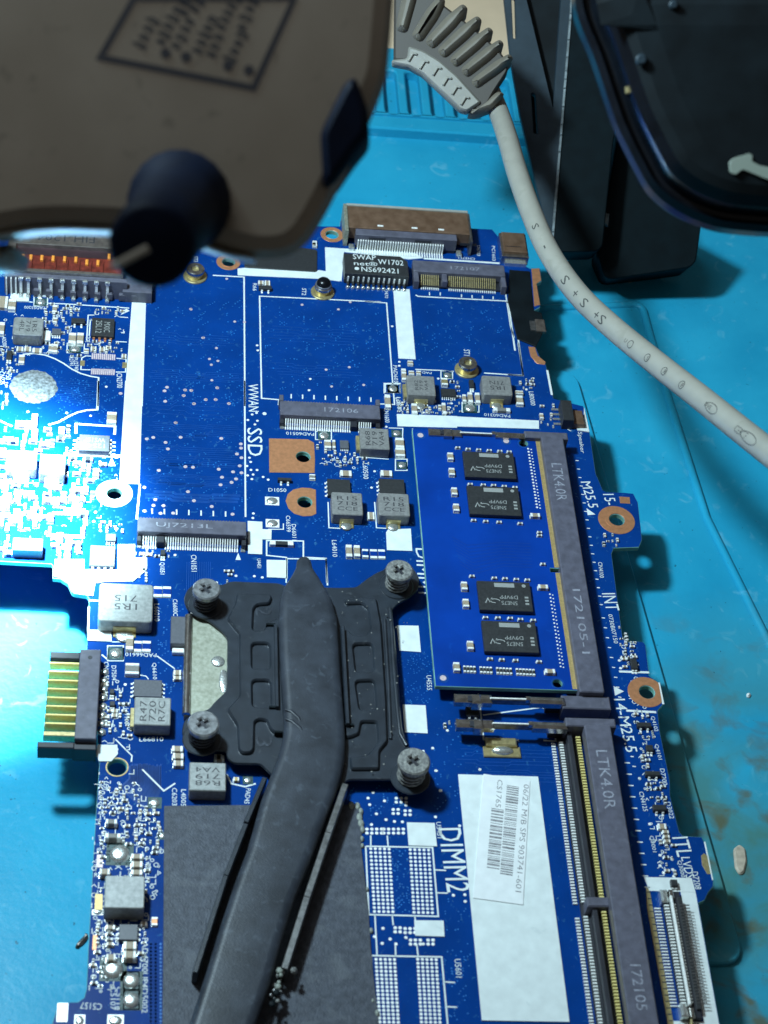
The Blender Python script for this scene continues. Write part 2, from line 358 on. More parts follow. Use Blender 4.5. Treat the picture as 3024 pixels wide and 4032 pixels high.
# --- print and copper lying on the board
Zt, Zc, Zs = .02, .035, .05
sk = MB()      # white lettering and lines
wa = MB()      # white printed areas
def poly(fr, pts, name='silk', z=Zs, mb=None):
    if mb: mb.prism(xy(fr, pts), 0.0, z, name); return
    q = MB(); q.prism(xy(fr, pts), 0.0, z, name); q.build('printed_area', MBD, None)
def line(fr, pts, w=.28, z=Zs, name='silk', closed=False): sk.strip(xy(fr, pts), w, z, name, closed)
def T(st, fr, x0, y0, x1, y1, h, z=Zs, name='silk', mb=None):
    (mb or sk).text(st, tuple(at(fr, x0, y0, z))[:2], tuple(at(fr, x1, y1, z))[:2], h, z, name)
ka = 0
for fr, pts in [('A', [(1092, 615), (1197, 640), (1165, 1659), (1012, 1659)]), ('E', [(1022, 0), (1166, 0), (1140, 842), (1040, 842), (975, 812)]),
    ('B', [(488, 535), (545, 530), (1130, 560), (1150, 548), (1320, 575), (1322, 640), (1180, 620), (490, 590)]), ('C', [(165, 362), (900, 410), (970, 450), (850, 460), (320, 400), (300, 640), (172, 560)]),
    ('C', [(722, 705), (855, 705), (905, 1277), (765, 1270)]), ('G', [(1165, 272), (1659, 290), (1659, 385), (1172, 372)]), ('H', [(102, 247), (962, 290), (962, 350), (102, 325)]),
    ('J', [(1430, 438), (1572, 440), (1588, 612), (1446, 602)]), ('J', [(1468, 955), (1618, 960), (1632, 1143), (1482, 1136)]), ('J', [(582, 10), (705, 14), (703, 130), (583, 124)]),
    ('G', [(1078, 1240), (1095, 1215), (1280, 1210), (1292, 1392), (1085, 1385)]), ('O', [(500, 398), (682, 402), (697, 554), (512, 548)]), ('O', [(548, 1038), (740, 1040), (746, 1144), (556, 1138)]),
    ('F', [(985, 1148), (1105, 1155), (1105, 1215), (1180, 1218), (1178, 1300), (1105, 1298), (1103, 1420), (988, 1415)]), ('F', [(1140, 1465), (1300, 1470), (1298, 1612), (1142, 1608)]),
    ('O', [(835, 85), (1357, 100), (1562, 1702), (990, 1692)]), ('I', [(512, 585), (700, 590), (705, 682), (508, 672)]), ('I', [(585, 1525), (750, 1525), (755, 1600), (700, 1659), (600, 1659), (580, 1600)]),
    ('E', [(962, 1340), (1102, 1340), (1102, 1448), (1200, 1450), (1200, 1540), (1092, 1540), (1090, 1640), (960, 1640)]), ('I', [(242, 12), (480, 12), (480, 95), (990, 95), (880, 190), (640, 195), (570, 205), (552, 310), (400, 290), (352, 200), (290, 160), (235, 150)]),
    ('D', [(485, 985), (518, 1140), (445, 1130), (430, 1100), (480, 1090)]), ('A2', [(150, 1020), (380, 1030), (375, 1130), (200, 1125), (130, 1080)])]:
    poly(fr, pts, z=Zs+ka*.012); ka += 1
LC = [(848, 700), (1160, 706), (1338, 1659), (1400, 1990), (1080, 1990), (1030, 1659), (888, 790)]
wa.prism(xy('P', [(848, 700), (1160, 706), (1186, 800), (1088, 796), (884, 790), (872, 760)]), 0, Zs, 'silk')
wa.prism(xy('P', [(1088, 797), (1186, 801), (1338, 1659), (1400, 1990), (1300, 1990), (1240, 1645)]), 0, Zs, 'silk')
wa.prism(xy('P', [(1040, 1640), (1239, 1646), (1298, 1990), (1085, 1990)]), 0, Zs, 'silk')
wa.build('printed_frame', MBD, None)
m = MB(); m.prism(xy('P', [(862, 760), (886, 792), (905, 900), (1038, 1640), (1085, 1990), (1050, 1990), (1000, 1640), (868, 900)]), 0, .12, 'brass')
for k in range(22): p = at('P', 872+k*7.2, 800+k*42); m.box(p.x-.18, p.y-.1, p.x+.5, p.y+.1, .1, .16, 'ink')
m.build('contact_strip', MBD)
W1 = .26
line('E', [(1143, 842), (1120, 1090), (1115, 1130)], .45); line('A2', [(240, 1110), (430, 1130)], .3)
line('B', [(285, 590), (541, 604), (548, 1659)], .34); line('F', [(960, 0), (968, 1112)], .34)
line('C', [(490, 803), (668, 816), (720, 1500), (733, 1645), (605, 1640)], .3); line('B', [(1659, 808), (668, 760), (684, 1594), (826, 1606), (822, 1650)], .32)
line('C', [(905, 750), (925, 762), (1640, 800), (1659, 815)], .34); line('C', [(970, 452), (1590, 492)], .6); line('C', [(1640, 740), (1680, 1010), (1710, 1100)], .3)
line('D', [(0, 300), (45, 618)], .4); line('D', [(65, 540), (96, 775), (0, 770)], .36); line('D2', [(985, 330), (1410, 358), (1355, 0)], .34)
line('D', [(250, 742), (280, 900)], .5); line('D2', [(235, 290), (420, 298), (480, 300), (655, 312)], .3)
line('J', [(712, 130), (712, 0), (968, 4), (978, 175)], .3); line('F', [(1300, 1650), (1302, 1442), (1140, 1425), (1140, 1305), (1440, 1308), (1440, 1440), (1625, 1450), (1632, 1650)], .3)
line('G', [(605, 990), (612, 1200), (705, 1205)], .24); line('G', [(985, 990), (1000, 1200), (1085, 1205)], .24); line('G', [(1100, 385), (1215, 388), (1212, 470)], .24)
line('G', [(115, 1212), (240, 1212), (240, 1165)], .22); line('G', [(1100, 640), (840, 620)], .2)
line('G', [(1300, 395), (1290, 392)], .2); line('H', [(1195, 365), (1170, 352)], .2)
line('K', [(470, 880), (505, 1182), (735, 1186)], .3); line('K', [(500, 1022), (880, 972), (925, 985), (1110, 992)], .28); line('K', [(895, 1188), (1030, 1196)], .3)
poly('K', [(970, 1172), (1025, 1195), (968, 1195)], mb=sk)
line('I', [(625, 785), (672, 825)], .3); line('I', [(1075, 795), (1220, 900)], .25); line('I', [(520, 340), (600, 345)], .35); line('I', [(518, 390), (512, 600)], .35)
line('I', [(930, 950), (985, 960), (1005, 985)], .2); line('I', [(735, 1475), (870, 1610), (865, 1659)], .25); line('I', [(700, 680), (800, 680)], .2)
line('M', [(930, 50), (1070, 190), (1145, 140)], .3); line('J', [(320, 1410), (350, 1470), (440, 1490), (510, 1470)], .3)
line('A', [(390, 818), (560, 825), (1055, 858)], .3); line('A', [(395, 765), (275, 765)], .2); line('A', [(915, 760), (930, 740), (985, 745), (1010, 760), (1060, 762)], .28)
line('A', [(975, 930), (1045, 935)], .25); line('A', [(945, 1130), (1035, 1135)], .25); line('A', [(770, 915), (720, 915), (708, 1120), (735, 1135)], .26); line('A', [(738, 950), (728, 1085)], .25)
poly('A', [(1030, 862), (1058, 880), (982, 915)], mb=sk)
cur = [(185, 1235), (280, 1228), (370, 1242), (450, 1272), (520, 1310), (590, 1358), (660, 1392), (740, 1415), (805, 1425), (800, 1659)]
line('A', cur, .34); line('E', [(803, 0), (795, 235), (710, 240), (640, 255), (560, 290), (480, 335), (395, 360)], .45); line('E', [(0, 325), (60, 355), (100, 370)], .4)
line('E', [(620, 430), (620, 352), (940, 372), (935, 440)], .55); line('E', [(520, 600), (1000, 615)], .8); line('E', [(430, 1080), (690, 1085), (700, 1180)], .8); line('E', [(380, 1258), (690, 1275)], .8)
poly('E', [(912, 625), (945, 695), (882, 695)], mb=sk)
line('A', [(740, 1362), (660, 1360), (668, 1265), (700, 1248), (745, 1250)], .26); line('A', [(945, 1380), (1025, 1380), (1030, 1275), (950, 1268)], .26)
line('O', [(232, 552), (668, 560), (706, 1010), (252, 998), (232, 552)], .3); line('O', [(268, 1266), (728, 1275), (775, 1800)], .3); line('O', [(268, 1266), (300, 1800)], .3)
for a, b in [((265, 480), (265, 550)), ((373, 482), (378, 552)), ((685, 706), (757, 710)), ((695, 856), (768, 858)), ((292, 1000), (306, 1262)), ((405, 1003), (412, 1068)), ((553, 1006), (556, 1040)), ((425, 1180), (428, 1268)), ((566, 1195), (574, 1270)), ((742, 1437), (815, 1442)), ((758, 1600), (828, 1603))]: line('O', [a, b], .26)
line('L', [(478, 492), (716, 500)], .5); line('L', [(535, 802), (772, 815)], .5); line('L', [(792, 580), (828, 752)], .45)
poly('L', [(434, 608), (516, 650), (446, 684)], mb=sk); poly('H', [(1308, 925), (1372, 970), (1316, 975)], mb=sk)
poly('F', [(908, 1405), (930, 1462), (886, 1462)], mb=sk)
for k in range(18): line('H', [(1228+k*10.3, 578+k*61.5), (1250+k*10.3, 580+k*61.5)], .22)
for k in range(16): line('L', [(340+k*16.3, 66+k*78.5), (366+k*16.3, 69+k*78.5)], .22)
for k in range(12): line('L2', [(130+k*15.8, 1114+k*98.5), (178+k*15.8, 1117+k*98.5)], .24)
for k in range(7): line('F', [(205+k*100, 1042+k*4), (205+k*100, 1085+k*4)], .3)
for k in range(8): line('B', [(926+k*93, 1560+k*4), (926+k*93, 1595+k*4)], .3)
for x, y in [(1018, 728), (1106, 730), (1280, 745), (1366, 752), (1452, 757), (1538, 762)]: line('C', [(x, y), (x, y+25)], .25)
for a in [('A', 278, 755, 388, 840), ('A', 548, 1150, 688, 1222), ('C', 648, 1472, 780, 1550), ('G', 503, 412, 632, 480), ('G', 1155, 640, 1250, 732), ('D2', 745, 650, 928, 756), ('M3', 580, 1020, 772, 1238), ('M3', 580, 1250, 772, 1480), ('M3', 345, 900, 560, 1065), ('D2', 515, 308, 640, 390), ('I', 672, 712, 800, 835), ('D2', -90, 450, 70, 545)]:
    line(a[0], [(a[1], a[2]), (a[3], a[2]), (a[3], a[4]), (a[1], a[4])], .24, closed=True)
for t in [("WWAN", 'F', 1030, 25, 1035, 250, 2.2), ("SSD", 'F', 1042, 385, 1048, 612, 3.2), ("D1050", 'G', 118, 888, 264, 892, 1.0), ("L60500", 'G', 908, 672, 915, 800, 1.1), ("PAD60510", 'G', 490, 436, 262, 426, .9),
    ("L64010", 'G', 655, 1300, 662, 1436, 1.0), ("CN1051", 'F', 545, 1420, 548, 1556, 1.1), ("Q1051", 'F', 285, 1480, 286, 1578, 1.1), ("C66599", 'F', 1315, 1100, 1320, 1232, .9), ("D66011", 'F', 1362, 1170, 1368, 1302, .9),
    ("L66010", 'I', 1072, 368, 1076, 510, 1.0), ("C6600C", 'I', 1222, 330, 1226, 468, .9), ("PAD66610", 'I', 1070, 788, 815, 780, .9), ("D7504", 'I', 722, 872, 726, 992, .9), ("CN6050", 'I', 660, 842, 664, 992, .9),
    ("Q6610", 'I', 1050, 850, 1055, 985, .9), ("L66810", 'I', 930, 1474, 1126, 1472, 1.0), ("L67100", 'I', 825, 1220, 828, 1350, .8), ("U4555", 'J', 1640, 762, 1645, 858, 1.0), ("DIMM1", 'H', 112, 1215, 135, 1545, 2.6),
    ("INT", 'K', 1320, 225, 1350, 338, 2.8), ("CN4100", 'K', 1265, 22, 1278, 124, .9), ("0730B07150", 'L', 408, 38, 455, 268, .9), ("14-M25.5", 'L', 480, 708, 580, 1130, 2.3), ("M25.5", 'H', 1300, 730, 1360, 920, 2.2), ("15-", 'H', 1465, 820, 1488, 900, 2.4),
    ("U5451", 'O', 708, 392, 716, 498, .9), ("DIMM2", 'O', 780, 432, 840, 850, 4.2), ("U5601", 'O', 832, 1288, 842, 1408, 1.1), ("Q4102", 'L2', 372, 708, 408, 840, .9), ("Q4101", 'L2', 405, 952, 440, 1085, .9), ("D7200", 'L2', 458, 1165, 486, 1308, .9),
    ("D3022", 'L2', 510, 1455, 545, 1600, .9), ("CN4125", 'L2', 275, 1365, 315, 1535, .9), ("Q3001", 'L2', 362, 1750, 392, 1892, .9), ("ITL", 'L2', 612, 1760, 660, 1930, 3.0), ("LVDS", 'L2', 660, 1935, 705, 2120, 1.7), ("Q3000", 'L2', 605, 1965, 640, 2110, .9),
    ("D7208", 'P2', 890, 352, 930, 535, 1.2), ("Speaker", 'D', 455, 1135, 475, 1270, 1.2), ("L80300", 'D2', 45, 595, 68, 745, 1.1), ("L80000", 'D2', 1495, 530, 1520, 680, 1.1), ("PAD60310", 'D2', 1268, 798, 985, 780, .9),
    ("PAD6031", 'D2', 15, 245, 30, 455, .9), ("PAD60", 'D2', 412, 328, 250, 318, .7), ("ST1", 'D2', 795, 72, 797, 138, 1.4), ("ST2", 'B', 1032, 695, 1030, 752, 1.0), ("ST3", 'B', 145, 432, 147, 478, 1.0), ("L61010", 'G', 1180, 132, 1188, 250, 1.0), ("CN1600", 'G', 1078, 222, 1090, 340, 1.0),
    ("PAD55200", 'A2', 585, 1205, 315, 1192, .9), ("CN2700", 'A3', 1558, 895, 1565, 1085, 1.2), ("PU2740", 'A3', 990, 690, 1000, 860, .9), ("R2741", 'A3', 930, 680, 938, 795, .9), ("D501", 'A', 555, 858, 652, 862, .9), ("L40200", 'A', 30, 1075, 40, 1175, .9), ("D4750", 'A', 82, 1340, 65, 1440, 1.2), ("CN375", 'A', 15, 1375, 15, 1480, 1.2),
    ("CN3751", 'C', 1390, 455, 1255, 445, .8), ("U6703", 'C', 1418, 345, 1420, 430, .8), ("PC1603", 'C', 1540, 350, 1545, 470, .8), ("U470", 'C', 665, 705, 668, 775, .8), ("R66", 'B', 630, 655, 628, 715, .9), ("U4451", 'J', 530, 0, 532, 60, .8),
    ("PAD4700UP4D5002", 'M', 948, 1150, 945, 1640, 1.0), ("C5107", 'M', 740, 1470, 738, 1620, .9), ("C5118", 'M', 778, 1470, 776, 1620, .9), ("C5157", 'M', 665, 1600, 525, 1590, 1.2), ("PAD45", 'J', 462, 1500, 450, 1600, .9), ("L4005", 'M', 1200, 180, 1198, 290, .9), ("C6203", 'M', 1140, 170, 1140, 285, .9)]:
    T(*t)
for x, y, r in [(1058, 262, .3), (1022, 275, .3), (1123, 268, .45)]: p = at('F', x, y); sk.prism(circ(p.x, p.y, r, 10), 0, Zs, 'silk')
rr = random.Random(3)
def squiggles(fr, pg, n, name='silk'):      # tiny component outlines of the print
    P = pg; xs = [p[0] for p in P]; ys = [p[1] for p in P]
    for _ in range(n):
        for _k in range(30):
            x = rr.uniform(min(xs), max(xs)); y = rr.uniform(min(ys), max(ys))
            ins = False
            for i in range(len(P)):
                (a, b), (c, d) = P[i-1], P[i]
                if (b > y) != (d > y) and x < (c-a)*(y-b)/(d-b+1e-9)+a: ins = not ins
            if ins: break
        p = at(fr, x, y); a = rr.choice([.3, .45, .6]); b = rr.choice([.3, .5])
        if any(math.hypot(p.x-h[0][0], p.y-h[0][1]) < h[1]+1.0 for h in holes): continue
        k = rr.random()
        if k < .35: sk.strip([(p.x-a, p.y-b), (p.x+a, p.y-b), (p.x+a, p.y+b)], .14, Zs, name)
        elif k < .6: sk.strip(circ(p.x, p.y, a*.7, 8), .13, Zs, name, closed=True)
        elif k < .8: sk.strip([(p.x-a, p.y), (p.x, p.y+b), (p.x+a, p.y)], .14, Zs, name)
        else: sk.strip([(p.x-a, p.y-b), (p.x-a, p.y+b)], .16, Zs, name)
squiggles('M', [(640, 20), (860, 20), (1060, 480), (1060, 800), (960, 1000), (930, 1500), (600, 1500), (600, 800)], 330)
squiggles('A', [(0, 900), (400, 830), (1020, 880), (1010, 1240), (500, 1230), (0, 1300)], 60)
squiggles('E', [(0, 380), (960, 620), (980, 1300), (0, 1400)], 60)
squiggles('L2', [(100, 20), (200, 20), (330, 700), (440, 1500), (560, 2100), (420, 2100), (240, 900)], 70)
squiggles('G', [(540, 560), (830, 560), (830, 720), (540, 700)], 16); squiggles('I', [(700, 1000), (860, 1000), (860, 1650), (640, 1500)], 36)
sk.build('silkscreen', MBD, None)
# --- copper traces under the lacquer
tr = MB()
def bundle(fr, x0, y0, x1, y1, n, sp, w, jog=None, name='trace'):
    a = at(fr, x0, y0); b = at(fr, x1, y1)
    for k in range(n):
        o = k*sp; L = b.x-a.x; j1 = a.x+L*rr.uniform(.15, .4); j2 = j1+L*rr.uniform(.2, .4); d = (jog if jog is not None else rr.uniform(-1.6, 1.6))
        if k % 3 == 0: jj = (j1, j2, d)
        j1, j2, d = jj
        s0 = rr.uniform(0, .12)*L; s1 = rr.uniform(0, .15)*L
        pts = [(a.x+s0, a.y-o), (j1-o*.4, a.y-o), (j1+abs(d)-o*.4, a.y-o+d), (j2-o*.4, a.y-o+d), (j2+abs(d)*.8-o*.4, a.y-o+d*.2), (b.x-s1, a.y-o+d*.2)]
        tr.strip(pts, w, Zt, name)
bundle('E', 1180, 760, 1990, 780, 8, .42, .16); bundle('E', 1180, 160, 1900, 180, 5, 1.2, .15); bundle('E', 1180, 330, 1990, 360, 7, .55, .16); bundle('E', 1180, 520, 1990, 540, 6, .6, .16)
bundle('E', 1175, 900, 1990, 920, 3, .9, .7); bundle('A', 1210, 1350, 2000, 1380, 6, .6, .15); bundle('A', 1230, 1050, 1950, 1070, 5, .8, .15); bundle('E', 1160, 620, 1950, 640, 5, .5, .15)
bundle('E', 460, 80, 800, 90, 7, .55, .16, 0.3); bundle('A', 380, 1450, 800, 1460, 7, .6, .14, .2); bundle('E', 640, 760, 960, 770, 7, .45, .17, 1.2); bundle('B', 720, 1000, 1500, 1030, 6, 1.0, .15); bundle('B', 740, 1300, 1500, 1330, 5, .9, .15)
bundle('O', 900, 60, 1600, 70, 4, .6, .14); bundle('K', 300, 1240, 1020, 1260, 5, .8, .14)
for k in range(26):
    p = at('M', 850+k*8, 20+rr.uniform(-10, 10)); q = at('M', 850+k*8, 110+k*3); e = at('M', 780+k*8, 175+k*7)
    tr.strip([(p.x, p.y), (q.x, q.y), (e.x, e.y)], .22 if k % 3 else .5, Zt, 'trace')
for k in range(12):
    p = at('J', 60+k*14, 20); tr.strip([(p.x, p.y), (p.x, p.y-8)], .12, Zt, 'trace')
tr.build('trace', MBD, None, kind='stuff')
# --- covered vias (tiny) and bare test points
vi = MB()
def vias(fr, x0, y0, x1, y1, n, r=.17, name='via'):
    for _ in range(n):
        p = at(fr, rr.uniform(x0, x1), rr.uniform(y0, y1)); k = rr.choice([1, 1, 1, 2, 3])
        if any(math.hypot(p.x-h[0][0], p.y-h[0][1]) < h[1]+1.0 for h in holes): continue
        for j in range(k): vi.prism(circ(p.x+j*rr.choice([.55, .0, .5]), p.y+j*.5, r*rr.uniform(.7, 1.1), 6), 0, Zt+.008, name)
vias('A', 1200, 800, 2000, 1659, 120); vias('E', 1180, 0, 2000, 1050, 170); vias('B', 700, 850, 1659, 1550, 130); vias('C', 930, 850, 1640, 1300, 60); vias('A', 420, 1250, 1000, 1640, 60)
vias('E', 450, 0, 980, 350, 50); vias('G', 540, 700, 1000, 900, 60); vias('G', 480, 1080, 1300, 1330, 80); vias('J', 1440, 620, 1640, 950, 60, .12); vias('O', 400, 570, 520, 990, 50); vias('O', 120, 150, 480, 360, 30)
vias('O', 720, 900, 900, 1690, 50); vias('K', 160, 1000, 480, 1659, 40); vias('I', 1080, 320, 1270, 1100, 40); vias('E', 640, 650, 1000, 1300, 70, .22)
for i in range(5):
    for j in range(24): p = at('M', 985+(i % 3)*32, 1190+j*24); vi.prism(circ(p.x, p.y, .22, 6), 0, Zt+.008, 'via')
vi.build('via', MBD, None, kind='stuff')
def dot(r, name, z=.06):
    m = MB(); m.prism(circ(0, 0, r, 12), 0, z, name, .02); return m.mesh(name, (0, 0, 0))
dots = {('p', .42): dot(.42, 'pad_pink'), ('p', .34): dot(.34, 'pad_pink'), ('t', .42): dot(.42, 'tin'), ('t', .3): dot(.3, 'tin')}
pts = [('F', .42, [(327, 52), (307, 82), (475, 75), (525, 78), (463, 120), (312, 167), (547, 187), (643, 153), (724, 153), (737, 57), (832, 185), (398, 342), (162, 474), (214, 462), (438, 461), (315, 503), (334, 556), (770, 470), (930, 515), (932, 549), (898, 597),
      (935, 628), (260, 731), (477, 701), (539, 706), (749, 722), (921, 694), (866, 743), (935, 751), (776, 787), (891, 801), (854, 829), (764, 849), (142, 870), (498, 905), (231, 969), (216, 1017), (298, 1019), (547, 979), (692, 1026), (143, 1063), (274, 1082), (377, 1080), (862, 1089)]),
    ('B', .36, [(108, 868), (465, 968), (210, 1099), (316, 1184), (259, 1273), (328, 1289), (274, 1320), (278, 1447), (62, 1527), (112, 1528), (48, 1571), (322, 1508), (230, 1604), (310, 1606), (132, 1638), (418, 1636), (1015, 830), (1312, 868), (400, 618), (1212, 1360), (1400, 1340), (1256, 1497), (1518, 1485), (545, 972), (1408, 808)]),
    ('E', .42, [(1435, 342), (985, 103)]), ('A', .36, [(1557, 865), (1655, 1100)])]
for fr, r, L in pts:
    for x, y in L: p = at(fr, x, y); link('test_point', dots[('p', .42 if r > .4 else .34)], (p.x, p.y, 0), MBD)
for fr, L in [('B', [(1082, 1436), (1072, 1528), (648, 1162), (653, 1203)]), ('C', [(714, 1006), (772, 1296), (772, 1328)]), ('F', [(987, 320), (1065, 326), (1045, 356), (1000, 628), (1010, 662), (980, 695), (1012, 727), (1062, 728), (1030, 765), (985, 772), (1020, 802), (1112, 785), (1153, 807), (1032, 1083), (1028, 1120), (890, 1592), (1040, 1595), (1105, 1605), (392, 1422)]),
    ('G', [(985, 738), (960, 872), (1080, 375)]), ('J', [(1100, 390)]), ('E', [(868, 48), (545, 262), (660, 728), (778, 797), (765, 1147), (780, 1072), (228, 252), (740, 285), (715, 768)]), ('K', [(172, 1238), (195, 1385), (480, 1378), (110, 1258), (222, 1515), (268, 1122)]),
    ('O', [(880, 868), (882, 912), (805, 872), (845, 418), (688, 360), (978, 50), (722, 188), (690, 58), (280, 200), (248, 237), (355, 255), (258, 280), (495, 284), (365, 378), (472, 392), (420, 390), (302, 340), (270, 410), (345, 1088), (290, 1142), (340, 1186), (392, 1158), (430, 1190), (608, 1190), (495, 1148)]),
    ('L', [(480, 405), (490, 466), (665, 842), (755, 1008), (640, 1340)]), ('L2', [(440, 1920), (545, 1955), (440, 2010), (550, 2045), (470, 2075), (560, 2105), (350, 1648), (262, 1252)]), ('D2', [(485, 390), (1520, 388), (1492, 428), (1445, 508), (325, 760), (610, 705), (630, 660)]), ('I', [(815, 1028), (1560, 195)])]:
    for x, y in L: p = at(fr, x, y); link('solder_dot', dots[('t', .3)], (p.x, p.y, 0), MBD)
# soldered BGA lands
bg_ = MB()
for x0, y0, n, ny in ((265, 568, 5, 17), (523, 574, 5, 17), (300, 1290, 5, 17), (572, 1290, 5, 17)):
    for i in range(n):
        for j in range(ny):
            p = at('O', x0+i*30+j*1.55, y0+j*25.6+i*.6); bg_.prism(circ(p.x, p.y, .30, 8), 0, .07, 'tin', .02)
for cx_, cy_, nx, ny in ((432, 238, 3, 2), (240, 440, 4, 2), (350, 440, 5, 2), (425, 1085, 2, 2), (490, 1090, 3, 2), (525, 1165, 3, 2), (640, 1165, 2, 2), (412, 312, 2, 2), (490, 320, 2, 2)):
    for i in range(nx):
        for j in range(ny): p = at('O', cx_+i*32, cy_+j*26); bg_.prism(circ(p.x, p.y, .34, 8), 0, .09, 'tin', .03)
bg_.build('solder_land', MBD, None, kind='stuff')
# mounting rings
def ring(fr, x, y, r, hx, hy, hr, name='copper', cut=None, part='mounting_ring'):
    p = at(fr, x, y); q = at(fr, hx, hy); P = circ(p.x, p.y, r, 36)
    if cut: P = [(min(a, p.x+cut), b) for a, b in P]
    m = MB(); m.prism(P, 0, .08, name, .03, holes=[circ(q.x, q.y, hr+.12, 24)])
    if cut is None and r > 2.5: m.prism(circ(p.x, p.y, r*.62, 28), .08, .13, name, .02, holes=[circ(q.x, q.y, hr+.15, 24)])
    m.build(part, MBD)
ring('C', 222, 258, 2.75, 222, 258, 1.5); ring('B', 413, 482, 2.8, 415, 482, 1.45); ring('H', 1525, 1010, 4.0, 1528, 1008, 1.6); ring('L', 692, 655, 3.7, 700, 655, 1.55, cut=2.9); ring('E', 933, 920, 3.8, 935, 920, 1.55, 'tin'); ring('M', 765, 35, 2.1, 765, 35, 1.75, 'gold')
def pad(fr, pts, name='copper', part='copper_pad', holes=(), z=.08):
    m = MB(); m.prism(xy(fr, pts), 0, z, name, .03, holes=holes); m.build(part, MBD)
h1, h2 = holes[5], holes[6]
pad('G', [(122, 470), (440, 478), (490, 505), (498, 640), (495, 752), (125, 748)], holes=[circ(h1[0][0], h1[0][1], 1.6, 24)])
pad('G', [(505, 890), (508, 1085), (470, 1103), (400, 1106), (330, 1085), (280, 1040), (258, 980), (275, 925), (320, 888), (390, 872), (460, 876)], holes=[circ(h2[0][0], h2[0][1], 1.6, 24)])
pad('D', [(150, 95), (200, 92), (212, 170), (182, 190), (205, 325), (168, 335)]); pad('D', [(130, 592), (172, 595), (190, 650), (240, 690), (235, 708), (185, 700), (145, 655)])
pad('H', [(1545, 840), (1620, 845), (1625, 892), (1552, 888)]); pad('M2', [(105, 1045), (188, 1048), (182, 1218), (95, 1212)], 'pad_pink'); pad('M2', [(82, 1560), (182, 1562), (178, 1810), (70, 1805)], 'gold'); pad('M3', [(205, 570), (265, 572), (245, 755), (195, 750)], 'copper')
pad('P', [(1240, 545), (1222, 560), (1228, 620), (1262, 680), (1285, 680), (1262, 560)], 'brass'); pad('P', [(1240, 470), (1250, 468), (1302, 718), (1294, 722)], 'silk', 'edge_pad')
for fr, a in [('M3', (385, 1545, 580, 1700)), ('M3', (-20, 1545, 105, 1700)), ('M3', (195, 255, 330, 325)), ('G', (90, 945, 207, 1018)), ('G', (95, 1128, 208, 1200)), ('A', (655, 1285, 690, 1330)), ('A', (1000, 1300, 1035, 1348)), ('M', (375, 1575, 440, 1700))]:
    x0, y0, x1, y1 = a; p = at(fr, x0, y0); q = at(fr, x1, y1); m = MB(); m.box(p.x, p.y, q.x, q.y, 0, .08, 'tin' if fr != 'A' else 'brass', .03)
    if fr in ('M3', 'G'): m.dome((p.x+q.x)/2, (p.y+q.y)/2, .07, abs(q.x-p.x)*.42, .35, 'solder', 12, abs(q.y-p.y)*.42)
    m.build('solder_pad', MBD)
for fr, x, y, r in [('A', 332, 808, 1.3), ('A', 612, 1192, 1.3), ('C', 720, 1518, 1.2), ('G', 572, 448, 1.3), ('G', 1210, 690, 1.1), ('G', 1165, 430, 1.1), ('D2', 830, 712, 1.5), ('D2', 585, 355, 1.0), ('I', 738, 775, 1.5), ('M2', 405, 1040, 2.3), ('M3', 455, 990, 2.2), ('M3', 680, 1130, 1.8), ('M3', 675, 1370, 1.8), ('J', 458, 1448, .9), ('D2', -10, 500, 1.2), ('M2', 860, 370, 1.2), ('M2', 960, 800, .8)]:
    p = at(fr, x, y); m = MB(); m.box(p.x-r*1.05, p.y-r, p.x+r*1.05, p.y+r, 0, .05, 'pad_mask'); m.dome(p.x, p.y, .05, r*.82, r*.32, 'solder', 12); m.build('solder_pad', MBD)
# rows of bare pads of an unplaced connector and chip
for x0, y0, x1, y1, n in ((755, 1250, 935, 1260, 12), (750, 1375, 930, 1382, 12)):
    for k in range(n): p = at('A', x0+(x1-x0)*k/(n-1), y0+(y1-y0)*k/(n-1)); m = MB(); m.box(p.x-.17, p.y-.9, p.x+.17, p.y+.9, 0, .07, 'pad_pink'); m.build('contact_pad', MBD)
# worn silver foil disc
p = at('A', 275, 1500); F = []
for k in range(60): r = 5.05+rr.uniform(-.16, .2); th = 2*math.pi*k/60; F.append((p.x+r*math.cos(th), p.y+r*math.sin(th)))
m = MB(); m.prism(F, 0, .12, 'foil', .04); m.build('foil_disc', MBD)
# paper sticker with bar codes
m = MB(); m.prism(xy('O', [(1000, 86), (1303, 130), (1257, 940), (932, 895)]), Zs, Zs+.35, 'paper'); st_ = m.build('sticker', MBD, None)
m = MB(); zz = Zs+.36
m.text("06/22 M/B SPS 903741-601", at('O', 1280, 155)[:2], at('O', 1226, 858)[:2], 1.05, zz, 'bar_ink'); m.text("CS1765", at('O', 1108, 125)[:2], at('O', 1094, 305)[:2], 1.0, zz, 'bar_ink')
for (x0, y0, x1, y1, hw) in ((1192, 165, 1148, 748, 1.15), (1092, 315, 1062, 705, 1.15)):
    a = at('O', x0, y0); b = at('O', x1, y1); L = (b-a).length; u = (b-a).normalized(); v = Vector((-u.y, u.x, 0)); s_ = 0
    while s_ < L:
        wd = rr.choice([.16, .16, .3, .45]); c0 = a+u*s_; c1 = a+u*min(L, s_+wd)
        m.add([(c0-v*hw)[:2]+(zz,), (c1-v*hw)[:2]+(zz,), (c1+v*hw)[:2]+(zz,), (c0+v*hw)[:2]+(zz,)], [(0, 1, 2, 3)], 'bar_ink'); s_ += wd+rr.choice([.16, .2, .34])
m.build('bar_code', st_, None)
